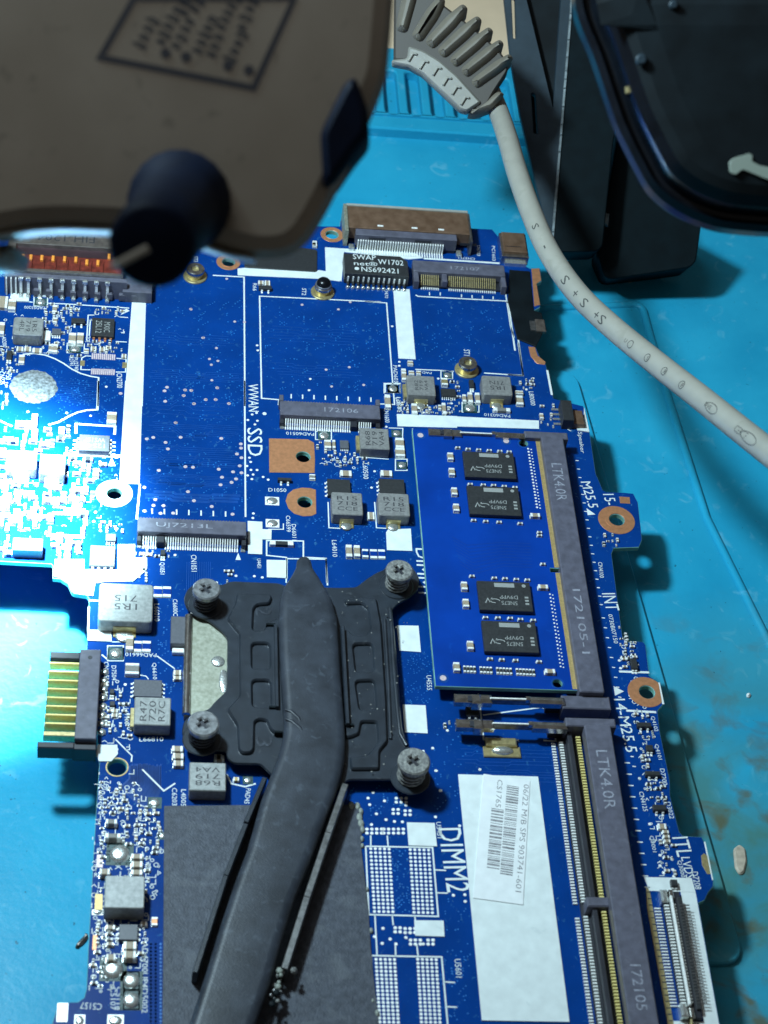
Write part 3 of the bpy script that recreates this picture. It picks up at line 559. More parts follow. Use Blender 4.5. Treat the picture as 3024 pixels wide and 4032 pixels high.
# ------------------------------------------------------------------ soldered components
def span(fr, a, z):
    p = at(fr, a[0], a[1], z); q = at(fr, a[2], a[3], z); return min(p.x, q.x), min(p.y, q.y), max(p.x, q.x), max(p.y, q.y)
def marks(mb, lines, x0, y0, x1, y1, z, rot, name='ink', f=.62):
    """rows of characters inside a rectangle; rot 0 upright, 90 reads upward, -90 reads downward, 180 upside down"""
    n = len(lines); w = x1-x0; h = y1-y0; cx = (x0+x1)/2; cy = (y0+y1)/2
    W_, H_ = (w, h) if rot in (0, 180) else (h, w)
    th = math.radians(rot); ux = Vector((math.cos(th), math.sin(th))); uy = Vector((-ux.y, ux.x))
    for i, s in enumerate(lines):
        if not s: continue
        off = ((n-1)/2-i)*H_*f/n*1.05; L = W_*f*len(s)/max(len(t) for t in lines)
        c = Vector((cx, cy))+uy*off
        mb.text(s, tuple(c-ux*L/2), tuple(c+ux*L/2), H_*f/n*.78, z, name)
def inductor(fr, a, h, lines, rot, name='ferrite', r=.45, terms=('b',), f=.62, tw=1.5):
    x0, y0, x1, y1 = span(fr, a, h)
    e = thing0 = link('inductor', None, ((x0+x1)/2, (y0+y1)/2, 0), MBD)
    m = MB(); m.prism(rnd(rect(x0, y0, x1, y1), r, 3), .12, h, name, .16); m.build('body', e)
    if lines: m = MB(); marks(m, lines, x0, y0, x1, y1, h+.015, rot, f=f); m.build('marking', e, None)
    cx = (x0+x1)/2; cy = (y0+y1)/2
    for t in terms:
        m = MB()
        if t == 'b': m.box(cx-tw, y0-.12, cx+tw, y0+.3, .05, h*.55, 'brass', .05); m.box(cx-tw, y0-1.2, cx+tw, y0+.2, 0, .3, 'brass', .1); m.dome(cx-.1, y0-.7, .25, tw*.8, .35, 'solder')
        if t == 't': m.box(cx-tw, y1-.2, cx+tw, y1+1.3, 0, .35, 'brass', .1); m.dome(cx, y1+.8, .3, tw*.75, .4, 'solder')
        if t == 'l': m.box(x0-.7, y0+1, x0+.2, y1-1, 0, 1.2, 'brass', .1)
        if t == 'r': m.box(x1-.2, y0+1.5, x1+1.6, y1-1.2, 0, .6, 'tin', .1)
        m.build('terminal', e)
    return e
inductor('G', (632, 903, 893, 1097), 3, ["R15", "718", "CCE"], 0, terms='bt', f=.66); inductor('G', (1010, 910, 1277, 1105), 3, ["R15", "718", "CCE"], 0, terms='bt', f=.66)
inductor('G', (862, 378, 1110, 560), 2.7, ["R68", "719", "VA4"], 90, terms='l', r=.25, f=.68); inductor('I', (893, 1125, 1184, 1362), 3.3, ["R47", "720", "R7C"], 90, 'ferrite_light', .3, terms='l', f=.72)
inductor('J', (77, 1327, 315, 1517), 3.2, ["R68", "719", "VA4"], 180, 'ferrite_light', .25, terms='t', f=.68); inductor('I', (607, 195, 1036, 520), 3.6, ["1R5", "715"], 180, 'ferrite_light', .8, terms='b', f=.42, tw=2.2)
inductor('M', (688, 740, 941, 957), 4, None, 0, 'ferrite_light', .4, terms=''); inductor('A3', (185, 152, 553, 405), 3.2, ["1R5", "719", "4RL"], -90, 'ferrite_light', .8, terms='r', f=.6, tw=2)
inductor('D2', (140, 348, 462, 575), 3, ["R82", "719", "VA4"], 90, 'ferrite', .25, terms='bl', f=.5); inductor('D2', (955, 350, 1300, 575), 3, ["1R5", "71N"], 180, 'ferrite', .6, terms='b', f=.5)
inductor('E', (332, 592, 525, 762), 3, ["100", "719"], -90, 'ferrite_light', .3, terms='b', f=.7); inductor('E', (60, 560, 292, 720), 3, ["1R5", "71H"], 0, 'ferrite_light', .4, terms='b', f=.6); inductor('E', (108, 1275, 345, 1385), 2.6, ["15", "F 725"], 0, 'grey_chip', .2, terms='', f=.7)
def chip(fr, a, h, name='grey_chip', pins='', n=4, lines=None, rot=0, pn='tin', pl=.8, ink='chip_print', part='chip', f=.6, pw=.3, c=.06):
    x0, y0, x1, y1 = span(fr, a, h); e = link(part, None, ((x0+x1)/2, (y0+y1)/2, 0), MBD)
    m = MB(); m.box(x0, y0, x1, y1, .08, h, name, c); m.build('body', e)
    if lines: m = MB(); marks(m, lines, x0, y0, x1, y1, h+.015, rot, ink, f); m.build('marking', e, None)
    big = pw >= .3
    pm = None
    for sd in pins:
        if not big: pm = MB()
        for k in range(n):
            t = (k+.5)/n
            m = MB() if big else pm
            if sd in 'bt': X = x0+(x1-x0)*t; Y = y0 if sd == 'b' else y1; s = -1 if sd == 'b' else 1; m.box(X-pw/2, Y, X+pw/2, Y+s*pl, 0, .12, pn, .03); m.box(X-pw/2, Y, X+pw/2, Y+s*pl*.35, .12, h*.5, pn, .03)
            else: Y = y0+(y1-y0)*t; X = x0 if sd == 'l' else x1; s = -1 if sd == 'l' else 1; m.box(X, Y-pw/2, X+s*pl, Y+pw/2, 0, .12, pn, .03); m.box(X, Y-pw/2, X+s*pl*.35, Y+pw/2, .12, h*.5, pn, .03)
            if big: m.build('pin', e)
        if not big: pm.build('pin_row', e, kind='stuff')
    return e
chip('A3', (1205, 165, 1485, 415), 1.0, 'black_chip', 'bt', 4, ["MXIC", "25L12"], -90, 'copper', .9, pw=.5, f=.7); chip('E', (650, 435, 890, 575), 1.5, 'grey_chip', 'lr', 4, ["12545", "WS15P"], 180, pw=.45, pl=1.3, f=.7)
chip('E', (740, 1340, 935, 1512), .9, 'grey_chip', 'b', 4, pw=.5, pl=.35); chip('I', (888, 985, 1112, 1128), .9, 'grey_chip', 'lr', 4, pw=.4, pl=.6); chip('M3', (530, 432, 752, 625), 1.0, 'grey_chip', 'lr', 3, pw=.4, pl=.5)
chip('G', (598, 797, 792, 940), 1.0, 'black_chip', 'l', 4, pw=.5, pl=.5); chip('G', (1020, 795, 1235, 930), 1.0, 'black_chip', 'l', 4, pw=.5, pl=.5); chip('G', (702, 482, 775, 550), .7, 'grey_chip', 'b', 5, pw=.2, pl=.3)
chip('D2', (515, 492, 682, 582), .9, 'black_chip', 'b', 7, pw=.2, pl=.5); chip('A3', (683, 305, 792, 385), .8, 'grey_chip', 'b', 4, pw=.3, pl=.6); chip('E', (865, 1245, 945, 1305), .9, 'grey_chip', 'bt', 4, pw=.2, pl=.5)
def sot(fr, a, legs='b', name='black_chip', h=1.0): chip(fr, a, h, name, legs, 2, part='transistor', pw=.42, pl=.75, c=.1)
for s in [('G', (195, 785, 308, 812)), ('B', (662, 668, 768, 698)), ('L2', (240, 758, 368, 800)), ('L2', (318, 955, 385, 1005)), ('L2', (312, 1182, 445, 1222)), ('L2', (378, 1475, 500, 1525)), ('K', (388, 962, 478, 1025)), ('A3', (935, 165, 1108, 235)), ('D2', (822, 398, 880, 480)),
          ('A3', (92, 590, 150, 700)), ('E', (1312, 1375, 1350, 1420)), ('L2', (180, 200, 250, 290)), ('P2', (640, 430, 720, 500)), ('I', (690, 1060, 725, 1100)), ('I', (690, 1160, 730, 1200))]: sot(*s)
# small ceramic parts: one mesh per size and tint
PC = {}
def smd(kind, L, W_, H, body, pad_='tin'):
    k = (kind, L, W_, H, body)
    if k not in PC:
        m = MB(); e = L*.24
        m.box(-L/2+e, -W_/2, L/2-e, W_/2, .02, H, body, H*.08); m.box(-L/2, -W_/2-.01, -L/2+e, W_/2+.01, 0, H*1.03, pad_, H*.1); m.box(L/2-e, -W_/2-.01, L/2, W_/2+.01, 0, H*1.03, pad_, H*.1)
        m.box(-L/2-.14, -W_/2-.05, L/2+.14, W_/2+.05, 0, .06, 'solder', .02)
        PC[k] = m.mesh(kind, (0, 0, 0))
    return PC[k]
cnt = {'capacitor': 0, 'resistor': 0}; over = MB()
def put(kind, x, y, L, W_, H, body, rz=0.0, parent=None, z=0):
    par = parent or MBD
    if par is MBD:
        cnt[kind] += 1
        if cnt[kind] > 290:
            c, s = math.cos(rz), math.sin(rz)
            o = MB(); e = L*.26; o.box(-L/2+e, -W_/2, L/2-e, W_/2, .02, H, body, .03); o.box(-L/2, -W_/2, -L/2+e, W_/2, 0, H, 'tin', .03); o.box(L/2-e, -W_/2, L/2, W_/2, 0, H, 'tin', .03)
            o.v = [(x+a*c-b*s, y+a*s+b*c, h) for a, b, h in o.v]; k0 = len(over.v)
            mi = [over.mi(n) for n in o.ms]; over.v += o.v; over.f += [[i+k0 for i in f] for f in o.f]; over.m += [mi[i] for i in o.m]; return
    link(kind, smd(kind, L, W_, H, body), (x, y, z), par, rz)
def cap(fr, a, o='v', h=.8, body='cap_tan', kind='capacitor'):
    x0, y0, x1, y1 = span(fr, a, h); w_, l_ = x1-x0, y1-y0
    q = lambda v: max(.3, round(v*5)/5)
    if o == 'v': put(kind, (x0+x1)/2, (y0+y1)/2, q(l_), q(w_), h, body, math.pi/2)
    else: put(kind, (x0+x1)/2, (y0+y1)/2, q(w_), q(l_), h, body)
CB = 'cap_tan'
for s in [('G', (1155, 462, 1228, 545), 'v'), ('G', (1155, 545, 1235, 612), 'v'), ('G', (575, 478, 632, 545), 'v'), ('G', (640, 480, 668, 545), 'v', .6), ('G', (750, 1335, 805, 1432), 'v'), ('G', (815, 1338, 870, 1432), 'v'), ('G', (885, 1370, 935, 1440), 'v', .5, 'pcb'), ('G', (948, 1372, 1008, 1448), 'v', .3, 'pcb2'), ('G', (1015, 1375, 1072, 1448), 'v', .3, 'pcb2'),
    ('G', (930, 1068, 985, 1130), 'h', .6), ('G', (705, 728, 798, 775), 'h', .6), ('G', (1035, 728, 1130, 775), 'h', .6), ('G', (130, 1302, 325, 1340), 'h', .8, 'black_chip'), ('G', (455, 760, 500, 800), 'v', .5, 'cap_grey'),
    ('D2', (748, 560, 795, 635), 'v'), ('D2', (805, 535, 868, 645), 'v'), ('D2', (885, 540, 948, 650), 'v'), ('D2', (1325, 515, 1412, 555), 'v'), ('D2', (1325, 570, 1420, 670), 'v'), ('D2', (195, 655, 262, 765), 'v'), ('D2', (85, 310, 145, 400), 'v'), ('D2', (165, 300, 225, 345), 'v', .5), ('D2', (245, 300, 300, 345), 'v', .5), ('D2', (520, 378, 592, 455), 'v', .9, 'brass'),
    ('D2', (150, 190, 215, 235), 'v', .6), ('D2', (1085, 700, 1275, 745), 'h', .8, 'cap_grey'), ('D2', (1590, 765, 1635, 820), 'v', .6), ('D2', (485, 672, 520, 722), 'v', .5), ('D2', (525, 650, 575, 770), 'v', .6), ('D2', (-95, 560, -30, 700), 'v', .8),
    ('A3', (905, 362, 985, 500), 'v', .9), ('A3', (1010, 362, 1088, 500), 'v', .9), ('A2', (118, 1080, 200, 1220), 'v', .9), ('A3', (-20, 220, 50, 380), 'v', .9), ('A2', (-30, 1040, 90, 1200), 'h', .9), ('A3', (700, 165, 745, 230), 'v', .5), ('A2', (690, 1160, 740, 1260), 'v', .5), ('A3', (640, 510, 690, 610), 'v', .5), ('A3', (700, 510, 745, 620), 'v', .5), ('A3', (220, 540, 300, 605), 'h', .5), ('A3', (325, 540, 400, 605), 'h', .5), ('A3', (430, 560, 540, 625), 'h', .5), ('A3', (250, 650, 315, 760), 'v', .5),
    ('A3', (1190, 540, 1255, 600), 'h', .5), ('A3', (1300, 550, 1370, 605), 'h', .5), ('A3', (1385, 530, 1450, 575), 'h', .5), ('A3', (1100, 570, 1160, 620), 'v', .5), ('A3', (1590, 640, 1650, 690), 'h', .5),
    ('I', (1052, 225, 1112, 310), 'v', .3, 'pcb2'), ('I', (1122, 225, 1188, 310), 'v', .3, 'pcb2'), ('I', (825, 625, 878, 740), 'v', .9), ('I', (892, 670, 945, 758), 'v', .3, 'pcb2'), ('I', (958, 670, 1020, 758), 'v', .3, 'pcb2'), ('I', (820, 850, 925, 940), 'v', 1.0, 'cap_grey'), ('I', (1210, 905, 1272, 950), 'h', .7), ('I', (1210, 955, 1272, 985), 'h', .7),
    ('I', (1200, 1525, 1285, 1572), 'h', .9), ('I', (1205, 1585, 1290, 1630), 'h', .9), ('I', (1208, 1645, 1290, 1690), 'h', .9), ('I', (1545, 1595, 1610, 1640), 'h', .8), ('I', (710, 1225, 755, 1255), 'h', .5), ('I', (705, 1262, 752, 1290), 'h', .5), ('I', (620, 1010, 670, 1030), 'h', .5), ('I', (620, 1095, 665, 1120), 'h', .5), ('I', (615, 1195, 665, 1225), 'h', .5), ('I', (615, 1270, 685, 1300), 'h', .5), ('I', (618, 1335, 665, 1362), 'h', .5),
    ('M2', (552, 1030, 702, 1098), 'h', .9), ('M2', (550, 1130, 704, 1205), 'h', .9), ('M2', (548, 1238, 700, 1308), 'h', .9), ('M2', (140, 1225, 275, 1300), 'h', 1.4), ('M2', (218, 578, 370, 640), 'h', 1.3, 'cap_grey'), ('M2', (215, 762, 415, 830), 'h', 1.5, 'cap_grey'),
    ('M3', (362, 442, 478, 492), 'h', .7), ('M3', (375, 525, 445, 555), 'h', .6, 'cap_grey'), ('M3', (372, 598, 440, 628), 'h', .5, 'cap_grey'), ('M3', (370, 650, 462, 692), 'h', .7), ('M3', (585, 645, 735, 735), 'h', 1.0), ('M3', (580, 757, 735, 850), 'h', 1.6), ('M3', (370, 798, 487, 872), 'h', 1.4), ('M3', (795, 395, 865, 450), 'h', .7), ('M3', (925, 345, 1000, 445), 'v', .5, 'copper'),
    ('J', (240, 1280, 305, 1325), 'h', .8), ('J', (365, 1425, 400, 1450), 'h', .6, 'gold'), ('C', (790, 1350, 830, 1420), 'v', .6), ('C', (65, 305, 100, 350), 'v', .6, 'tin'), ('B', (1100, 310, 1130, 350), 'v', .6, 'gold'), ('B', (660, 630, 700, 660), 'h', .5), ('B', (712, 630, 752, 668), 'h', .5),
    ('L2', (420, 1640, 500, 1690), 'h', .7), ('L2', (460, 1700, 520, 1725), 'h', .6), ('L2', (468, 1740, 525, 1765), 'h', .6), ('L2', (475, 1780, 532, 1805), 'h', .6), ('E', (1140, 1395, 1180, 1420), 'h', .4), ('E', (1195, 1400, 1240, 1425), 'h', .4), ('E', (875, 250, 950, 340), 'v', .6), ('E', (265, 265, 300, 360), 'v', 1.0), ('E', (130, 320, 250, 370), 'h', 1.0)]:
    cap(*s)
def inside(P, x, y):
    r = False
    for i in range(len(P)):
        (a, b), (c, d) = P[i-1], P[i]
        if (b > y) != (d > y) and x < (c-a)*(y-b)/(d-b+1e-9)+a: r = not r
    return r
def scatter(fr, P, n, avoid, sizes):
    done = []
    for _ in range(n*14):
        if len(done) >= n: break
        x = rr.uniform(min(p[0] for p in P), max(p[0] for p in P)); y = rr.uniform(min(p[1] for p in P), max(p[1] for p in P))
        if not inside(P, x, y): continue
        if any(a[0]-12 < x < a[2]+12 and a[1]-12 < y < a[3]+20 for a in avoid): continue
        p = at(fr, x, y)
        if any(math.hypot(p.x-h[0][0], p.y-h[0][1]) < h[1]+2.6 for h in holes): continue
        if any(abs(p.x-q.x) < 1.0 and abs(p.y-q.y) < .85 for q in done): continue
        done.append(p); L, W_, H = rr.choice(sizes); g = rr.random()
        put('resistor' if g < .35 else 'capacitor', p.x, p.y, L, W_, H, 'black_chip' if g < .35 else rr.choice(['cap_tan', 'cap_grey']), rr.choice([0, math.pi/2]))
S2 = [(1.0, .5, .5), (1.0, .5, .5), (.6, .3, .3), (.6, .3, .3)]
scatter('M', [(650, 60), (860, 120), (1050, 330), (1050, 560), (960, 780), (950, 1040), (660, 1040), (640, 700)], 95, [(670, -40, 850, 100), (690, 360, 790, 540), (690, 560, 940, 1060), (640, 700, 720, 780), (610, 860, 670, 960)], S2)
scatter('M', [(620, 1020), (700, 1030), (790, 1200), (960, 1040), (940, 1250), (900, 1300), (640, 1480), (600, 1450)], 46, [(690, 1180, 900, 1480), (780, 1050, 920, 1180)], S2)
scatter('A3', [(560, 0), (1050, 0), (1120, 120), (1100, 700), (600, 640), (560, 430)], 46, [(680, 300, 795, 460), (900, 150, 1120, 640)], S2); scatter('A3', [(1130, 480), (1620, 500), (1620, 640), (1150, 620)], 14, [], S2); scatter('A3', [(1200, 40), (1600, 60), (1600, 130), (1200, 110)], 9, [], S2)
scatter('A3', [(0, 560), (230, 560), (230, 900), (0, 900)], 18, [], S2); scatter('A3', [(0, 950), (100, 950), (110, 1350), (0, 1350)], 8, [], S2)
scatter('E', [(0, 390), (600, 390), (600, 620), (960, 640), (780, 830), (680, 1300), (700, 1450), (0, 1440)], 120, [(325, 580, 530, 860), (50, 555, 300, 800), (100, 1270, 400, 1450), (640, 425, 900, 600), (430, 1090, 600, 1260)], [(1.0, .5, .5), (1.6, .8, .8), (2.0, 1.25, 1.0), (1.6, .8, .8)])
scatter('E', [(800, 1150), (1000, 1170), (1000, 1240), (800, 1240)], 9, [], S2); scatter('E', [(1105, 1390), (1400, 1390), (1400, 1440), (1105, 1440)], 8, [(1300, 1370, 1360, 1450)], S2); scatter('I', [(885, 90), (990, 90), (990, 190), (885, 190)], 6, [], S2)
scatter('G', [(540, 570), (690, 570), (830, 610), (960, 650), (960, 680), (700, 700), (550, 680)], 20, [], S2); scatter('G', [(500, 480), (560, 490), (560, 560), (510, 560)], 3, [], S2); scatter('G', [(1160, 200), (1659, 220), (1659, 270), (1180, 265)], 16, [], S2)
scatter('D2', [(90, 640), (720, 620), (740, 770), (90, 770)], 26, [(190, 650, 265, 770), (480, 645, 580, 775)], S2); scatter('D2', [(1350, 400), (1540, 370), (1500, 500), (1400, 500)], 8, [], S2); scatter('D2', [(610, 420), (740, 430), (740, 560), (700, 600), (690, 480)], 7, [], S2); scatter('H', [(960, 190), (1090, 180), (1080, 340), (980, 340)], 7, [], S2)
scatter('L2', [(90, 10), (160, 10), (240, 170), (250, 300), (100, 300)], 14, [(180, 200, 250, 290)], S2); scatter('L2', [(220, 690), (330, 700), (360, 760), (400, 900), (330, 930), (230, 880)], 9, [(240, 740, 370, 830)], S2); scatter('L2', [(260, 1000), (330, 1000), (350, 1160), (290, 1160)], 8, [], S2)
scatter('L2', [(310, 1290), (460, 1290), (490, 1460), (370, 1460), (330, 1400)], 12, [], S2); scatter('L2', [(430, 1800), (560, 1830), (580, 2080), (470, 2090)], 9, [], S2); scatter('H', [(1400, 1110), (1530, 1120), (1530, 1200), (1420, 1200)], 7, [], S2)
scatter('I', [(640, 1000), (700, 1000), (860, 1200), (860, 1480), (640, 1400)], 22, [(680, 1050, 735, 1210)], S2); scatter('K', [(1380, 430), (1440, 420), (1520, 600), (1510, 730), (1400, 720)], 8, [], S2); scatter('K', [(240, 1060), (285, 1060), (280, 1100), (245, 1100)], 2, [], S2)
scatter('J', [(300, 85), (350, 85), (350, 120), (300, 120)], 2, [], S2); scatter('F', [(780, 1570), (850, 1570), (850, 1640), (780, 1640)], 2, [], S2)
over.build('small_component', MBD, kind='stuff')
def frame_pins(part, parent, rows, name, z0, z1, w_, l_):
    m = MB()
    for (ax, ay), (bx, by), pitch_ in rows:
        n = int(math.hypot(bx-ax, by-ay)/pitch_)
        for k in range(n+1):
            t = k/max(1, n); x = ax+(bx-ax)*t; y = ay+(by-ay)*t
            m.box(x-w_/2, y-l_/2, x+w_/2, y+l_/2, z0, z1, name)
    return m.build(part, parent, None, kind='stuff')
# ---- M.2 card sockets (large one at the left, middle one, small one top right)
def socket(fr, a, h, txt, trow, front=1.9, gap=None, posts=False):
    x0, y0, x1, y1 = span(fr, a, h); e = link('card_socket', None, ((x0+x1)/2, (y0+y1)/2, 0), MBD)
    m = MB(); m.prism(rnd(rect(x0, y0, x1, y1), .25, 2), h-1.5, h, 'sock', .12); m.box(x0+.3, y0+.2, x1-.3, y1-.3, 0, h-1.5, 'sock_dark')
    for k in range(int((x1-x0-1)/.62)): m.box(x0+.5+k*.62, y1-.05, x0+.75+k*.62, y1+.28, h-1.4, h-.25, 'sock')
    for X in (x0, x1-.9): m.box(X, y0-front*.8, X+.9, y0, 0, h*.55, 'sock_dark', .1)
    if posts:
        for X in (x0-.1, x1-.8): m.box(X, y1-.2, X+.9, y1+1.6, 0, h+.25, 'sock', .12)
    m.build('housing', e)
    m = MB(); n = int((x1-x0-2.4)/.5)
    for k in range(n):
        X = x0+1.2+k*.5
        if gap and gap[0] < (X-x0)/(x1-x0) < gap[1]: continue
        m.add([(X, y0+.3, h-.9), (X+.24, y0+.3, h-.9), (X+.24, y0-front*.75, .25), (X, y0-front*.75, .25)], [(0, 1, 2, 3)], 'tin')
        m.box(X-.02, y0-front-.35, X+.28, y0-front*.7, 0, .24, 'tin', .04)
    m.build('contact_row', e, None, kind='stuff')
    if gap: m = MB(); m.box(x0+(x1-x0)*gap[0], y0-front*.9, x0+(x1-x0)*gap[1], y0+.2, 0, h*.6, 'sock_dark', .15); m.build('key_block', e)
    for X in (x0+.1, x1-1.0): m = MB(); m.box(X, y0-front-.3, X+.9, y0-front+.6, 0, .4, 'solder', .12); m.build('anchor', e)
    if txt: m = MB(); cx, L, hh, _ = trow; m.text(txt, (x0+(x1-x0)*cx, (y0+y1)/2), (x0+(x1-x0)*(cx+L), (y0+y1)/2-.0), hh, h+.015, 'sock_print'); m.build('marking', e, None)
    return e, (x0, y0, x1, y1)
socket('F', (88, 1112, 976, 1262), 2.9, "UJ7213L", (.17, .52, 1.5, 0), 1.9, (.175, .255)); socket('G', (212, 158, 1035, 312), 2.7, "172106", (.44, .34, 1.3, 0), 1.7, (.70, .77), True)
x0, y0, x1, y1 = span('C', (880, 462, 1640, 598), 2.8); e = link('card_socket', None, ((x0+x1)/2, (y0+y1)/2, 0), MBD)
m = MB(); m.prism(rnd(rect(x0, y0, x1, y1), .3, 2), 1.0, 2.8, 'sock', .12); m.box(x0, y0-3.2, x0+1.2, y0+.2, 0, 2.5, 'sock', .12); m.box(x1-1.1, y0-3.4, x1, y0+.2, 0, 2.5, 'sock', .12); m.box(x0+6.8, y0-2.6, x0+8.0, y0+.2, 0, 2.4, 'sock', .1); m.box(x0+.4, y0, x1-.4, y1, 0, 1.0, 'sock_dark'); m.box(x0+1, y0-2.6, x1-1, y0+.1, 0, .5, 'sock_dark'); m.build('housing', e)
m = MB()
for a, b in ((1.9, 6.4), (8.5, 20.0)):
    for k in range(int((b-a)/.5)): X = x0+a+k*.5; m.add([(X, y0+.2, 2.0), (X+.22, y0+.2, 2.0), (X+.22, y0-2.3, .6), (X, y0-2.3, .6)], [(0, 1, 2, 3)], 'brass'); m.box(X, y0-3.3, X+.24, y0-2.5, 0, .25, 'tin')
m.build('contact_row', e, None, kind='stuff')
m = MB(); m.text("172107", (x0+9, (y0+y1)/2), (x0+16, (y0+y1)/2), 1.2, 2.815, 'sock_print'); m.build('marking', e, None)
# ---- network transformer with white marking
x0, y0, x1, y1 = span('C', (318, 405, 852, 600), 3.2); e = link('transformer', None, ((x0+x1)/2, (y0+y1)/2, 0), MBD)
m = MB(); m.prism([(x0, y0), (x1, y0), (x1, y1-1.6), (x1-1.6, y1), (x0, y1)], .3, 3.2, 'black_chip', .14); m.build('body', e)
m = MB(); W_ = x1-x0; H_ = y1-y0
m.text("SWAP", (x0+W_*.14, y0+H_*.84), (x0+W_*.50, y0+H_*.84), 1.8, 3.22, 'silk'); m.text("W1702", (x0+W_*.53, y0+H_*.66), (x0+W_*.93, y0+H_*.66), 1.8, 3.22, 'silk'); m.text("net\u00ae", (x0+W_*.15, y0+H_*.52), (x0+W_*.52, y0+H_*.52), 1.5, 3.22, 'silk')
m.text("NS692421", (x0+W_*.26, y0+H_*.24), (x0+W_*.84, y0+H_*.24), 1.7, 3.22, 'silk'); m.prism(circ(x0+W_*.19, y0+H_*.25, .55, 12), 3.2, 3.22, 'silk'); m.build('marking', e, None)
for k in range(12): X = x0+.9+k*(W_-1.8)/11; m = MB(); m.box(X-.28, y0-1.0, X+.28, y0+.05, .5, .9, 'black_chip', .1); m.box(X-.18, y0-.2, X+.18, y0+.0, .9, 2.3, 'tin', .05); m.dome(X, y0-1.5, 0, .5, .7, 'solder', 10); m.build('pin', e)
m = MB(); m.prism(rnd(xy('B', [(540, 300), (1138, 378), (1136, 556), (545, 520)], .4), .6, 3), 0, .4, 'black_chip', .1); m.build('black_film', MBD)
# ---- black tape and plastic at the upper right edge
m = MB(); m.prism(xy('D', [(10, 100), (140, 110), (165, 360), (215, 375), (235, 470), (215, 520), (180, 590), (60, 540), (0, 300)], .3), 0, .35, 'matte_black', .1); m.build('black_film', MBD)
m = MB(); x0, y0, x1, y1 = span('D', (170, 420, 245, 500), .8); m.box(x0, y0, x1, y1, .3, 1.2, 'steel', .2); m.box(x0-1.2, y0+.6, x0, y1-.3, .3, .8, 'steel_dark', .1); m.build('antenna_clip', MBD)
# ---- standoffs
def standoff(fr, x, y, h, rt, rb, screw=False):
    p = at(fr, x, y, h); e = link('standoff', None, (p.x, p.y, 0), MBD)
    m = MB(); m.cyl(p.x, p.y, 0, .45, rb, 'brass', 28, .15); m.build('base', e)
    m = MB(); m.prism(circ(p.x, p.y, rt*.86, 28), .4, h-.7, 'brass'); m.prism(circ(p.x, p.y, rt, 28), h-.8, h, 'steel', .2, holes=[circ(p.x, p.y, .85, 16)]); m.build('barrel', e)
    if screw: m = MB(); m.cyl(p.x, p.y, h, h+.5, rt*.9, 'screw', 24, .1); m.dome(p.x, p.y, h+.45, rt*.86, 1.3, 'gloss_black', 24); m.build('screw', e)
standoff('B', 145, 530, 2.6, 2.1, 2.75); standoff('C', 1335, 1298, 2.6, 2.1, 2.75); standoff('B', 1190, 668, 2.4, 2.0, 2.75, True)
# ---- docking connector with metal shell at the top edge
x0, y0, x1, y1 = span('C', (345, 20, 1350, 255), 4.6); e = link('dock_connector', None, ((x0+x1)/2, (y0+y1)/2, 0), MBD)
m = MB(); m.box(x0, y0, x1, y1, 1.2, 4.6, 'rusty', .12); m.build('shell', e)
m = MB(); m.box(x0-.2, y1-.1, x1+.1, y1+.6, 1.0, 5.0, 'device_rim', .15); m.box(x0-.9, y0-1.6, x0+.05, y1+.5, 0, 4.9, 'shield', .15); m.box(x1-.05, y0-2.5, x1+.5, y1, 0, 4.6, 'steel_dark', .15); m.build('shell_rim', e)
m = MB(); m.prism(rnd(rect(x0+1.8, y0-2.1, x1-3.2, y0+1.2), .2, 2), .9, 4.2, 'sock', .15); m.box(x0+2, y0-2.0, x1-3.4, y0+1, 0, .9, 'sock_dark')
for k in range(4): m.box(x0+5+k*11, y0-2.15, x0+9+k*11, y0-2.05, 2.8, 3.5, 'sock_dark')
m.build('housing', e)
m = MB()
for k in range(int((x1-x0-8)/.6)): X = x0+2.4+k*.6; m.box(X, y0-2.7, X+.28, y0-2.1, .3, 2.7, 'tin'); m.box(X, y0-4.2, X+.28, y0-2.5, 0, .3, 'tin')
m.build('contact_row', e, None, kind='stuff')
for X in (x0+.4, x1-3.0): m = MB(); m.box(X, y0-3.4, X+1.3, y0-1.8, 0, 1.2, 'solder', .3); m.build('anchor', e)
for k in (.24, .52, .74): m = MB(); X = x0+(x1-x0)*k; m.box(X, y0+.8, X+1.4, y0+1.3, 4.55, 4.75, 'tin', .08); m.build('latch', e)
x0, y0, x1, y1 = span('U', (1083, 500, 1140, 545), 3.4); m = MB(); m.box(x0, y0, x1, y1, 1.0, 3.4, 'rusty', .2); m.box(x0-.4, y0-.8, x1+.4, y1+.6, 0, 2.6, 'steel', .2); m.box(x0+.5, y0-1.6, x1, y0-.4, 0, 1.4, 'solder', .4); m.build('side_connector', MBD)
# ---- network jack (metal shell, red-brown cavity, orange contacts)
zt = 6.0; tl = at('A2', 215, 300, zt); tr_ = at('A2', 1600, 345, zt); bl = at('A2', 180, 690, zt)
x0 = at('A2', 90, 500, zt).x; x1 = at('A2', 1610, 770, zt).x; yF = at('A2', 900, 745, zt).y; yT = yF+9.3; yB = yT+11
e = link('network_jack', None, ((x0+x1)/2, (yF+yB)/2, 0), MBD)
m = MB(); wx0 = at('A2', 200, 500, zt).x; wx1 = at('A2', 1590, 700, zt).x
m.prism(rect(x0, yF, x1, yB), 1.0, zt, 'jack_metal', .12, holes=[rect(wx0, yF+.9, wx1, yT)], side='steel'); m.build('shell', e)
m = MB(); m.box(wx0-.1, yF+.8, wx1+.1, yT+.1, 1.0, 4.9, 'jack_red'); m.box(wx0+.2, yT-2.6, wx1, yT, 4.9, 4.95, 'jack_dark'); m.box(wx0+.3, yF+1.1, wx1-2, yF+1.6, 4.9, 5.4, 'jack_red', .1)
for k in range(8): X = wx0+1.0+k*2.65; m.box(X, yF+1.6, X+.25, yT-3.6, 4.9, 5.3, 'jack_red')
m.build('cavity', e)
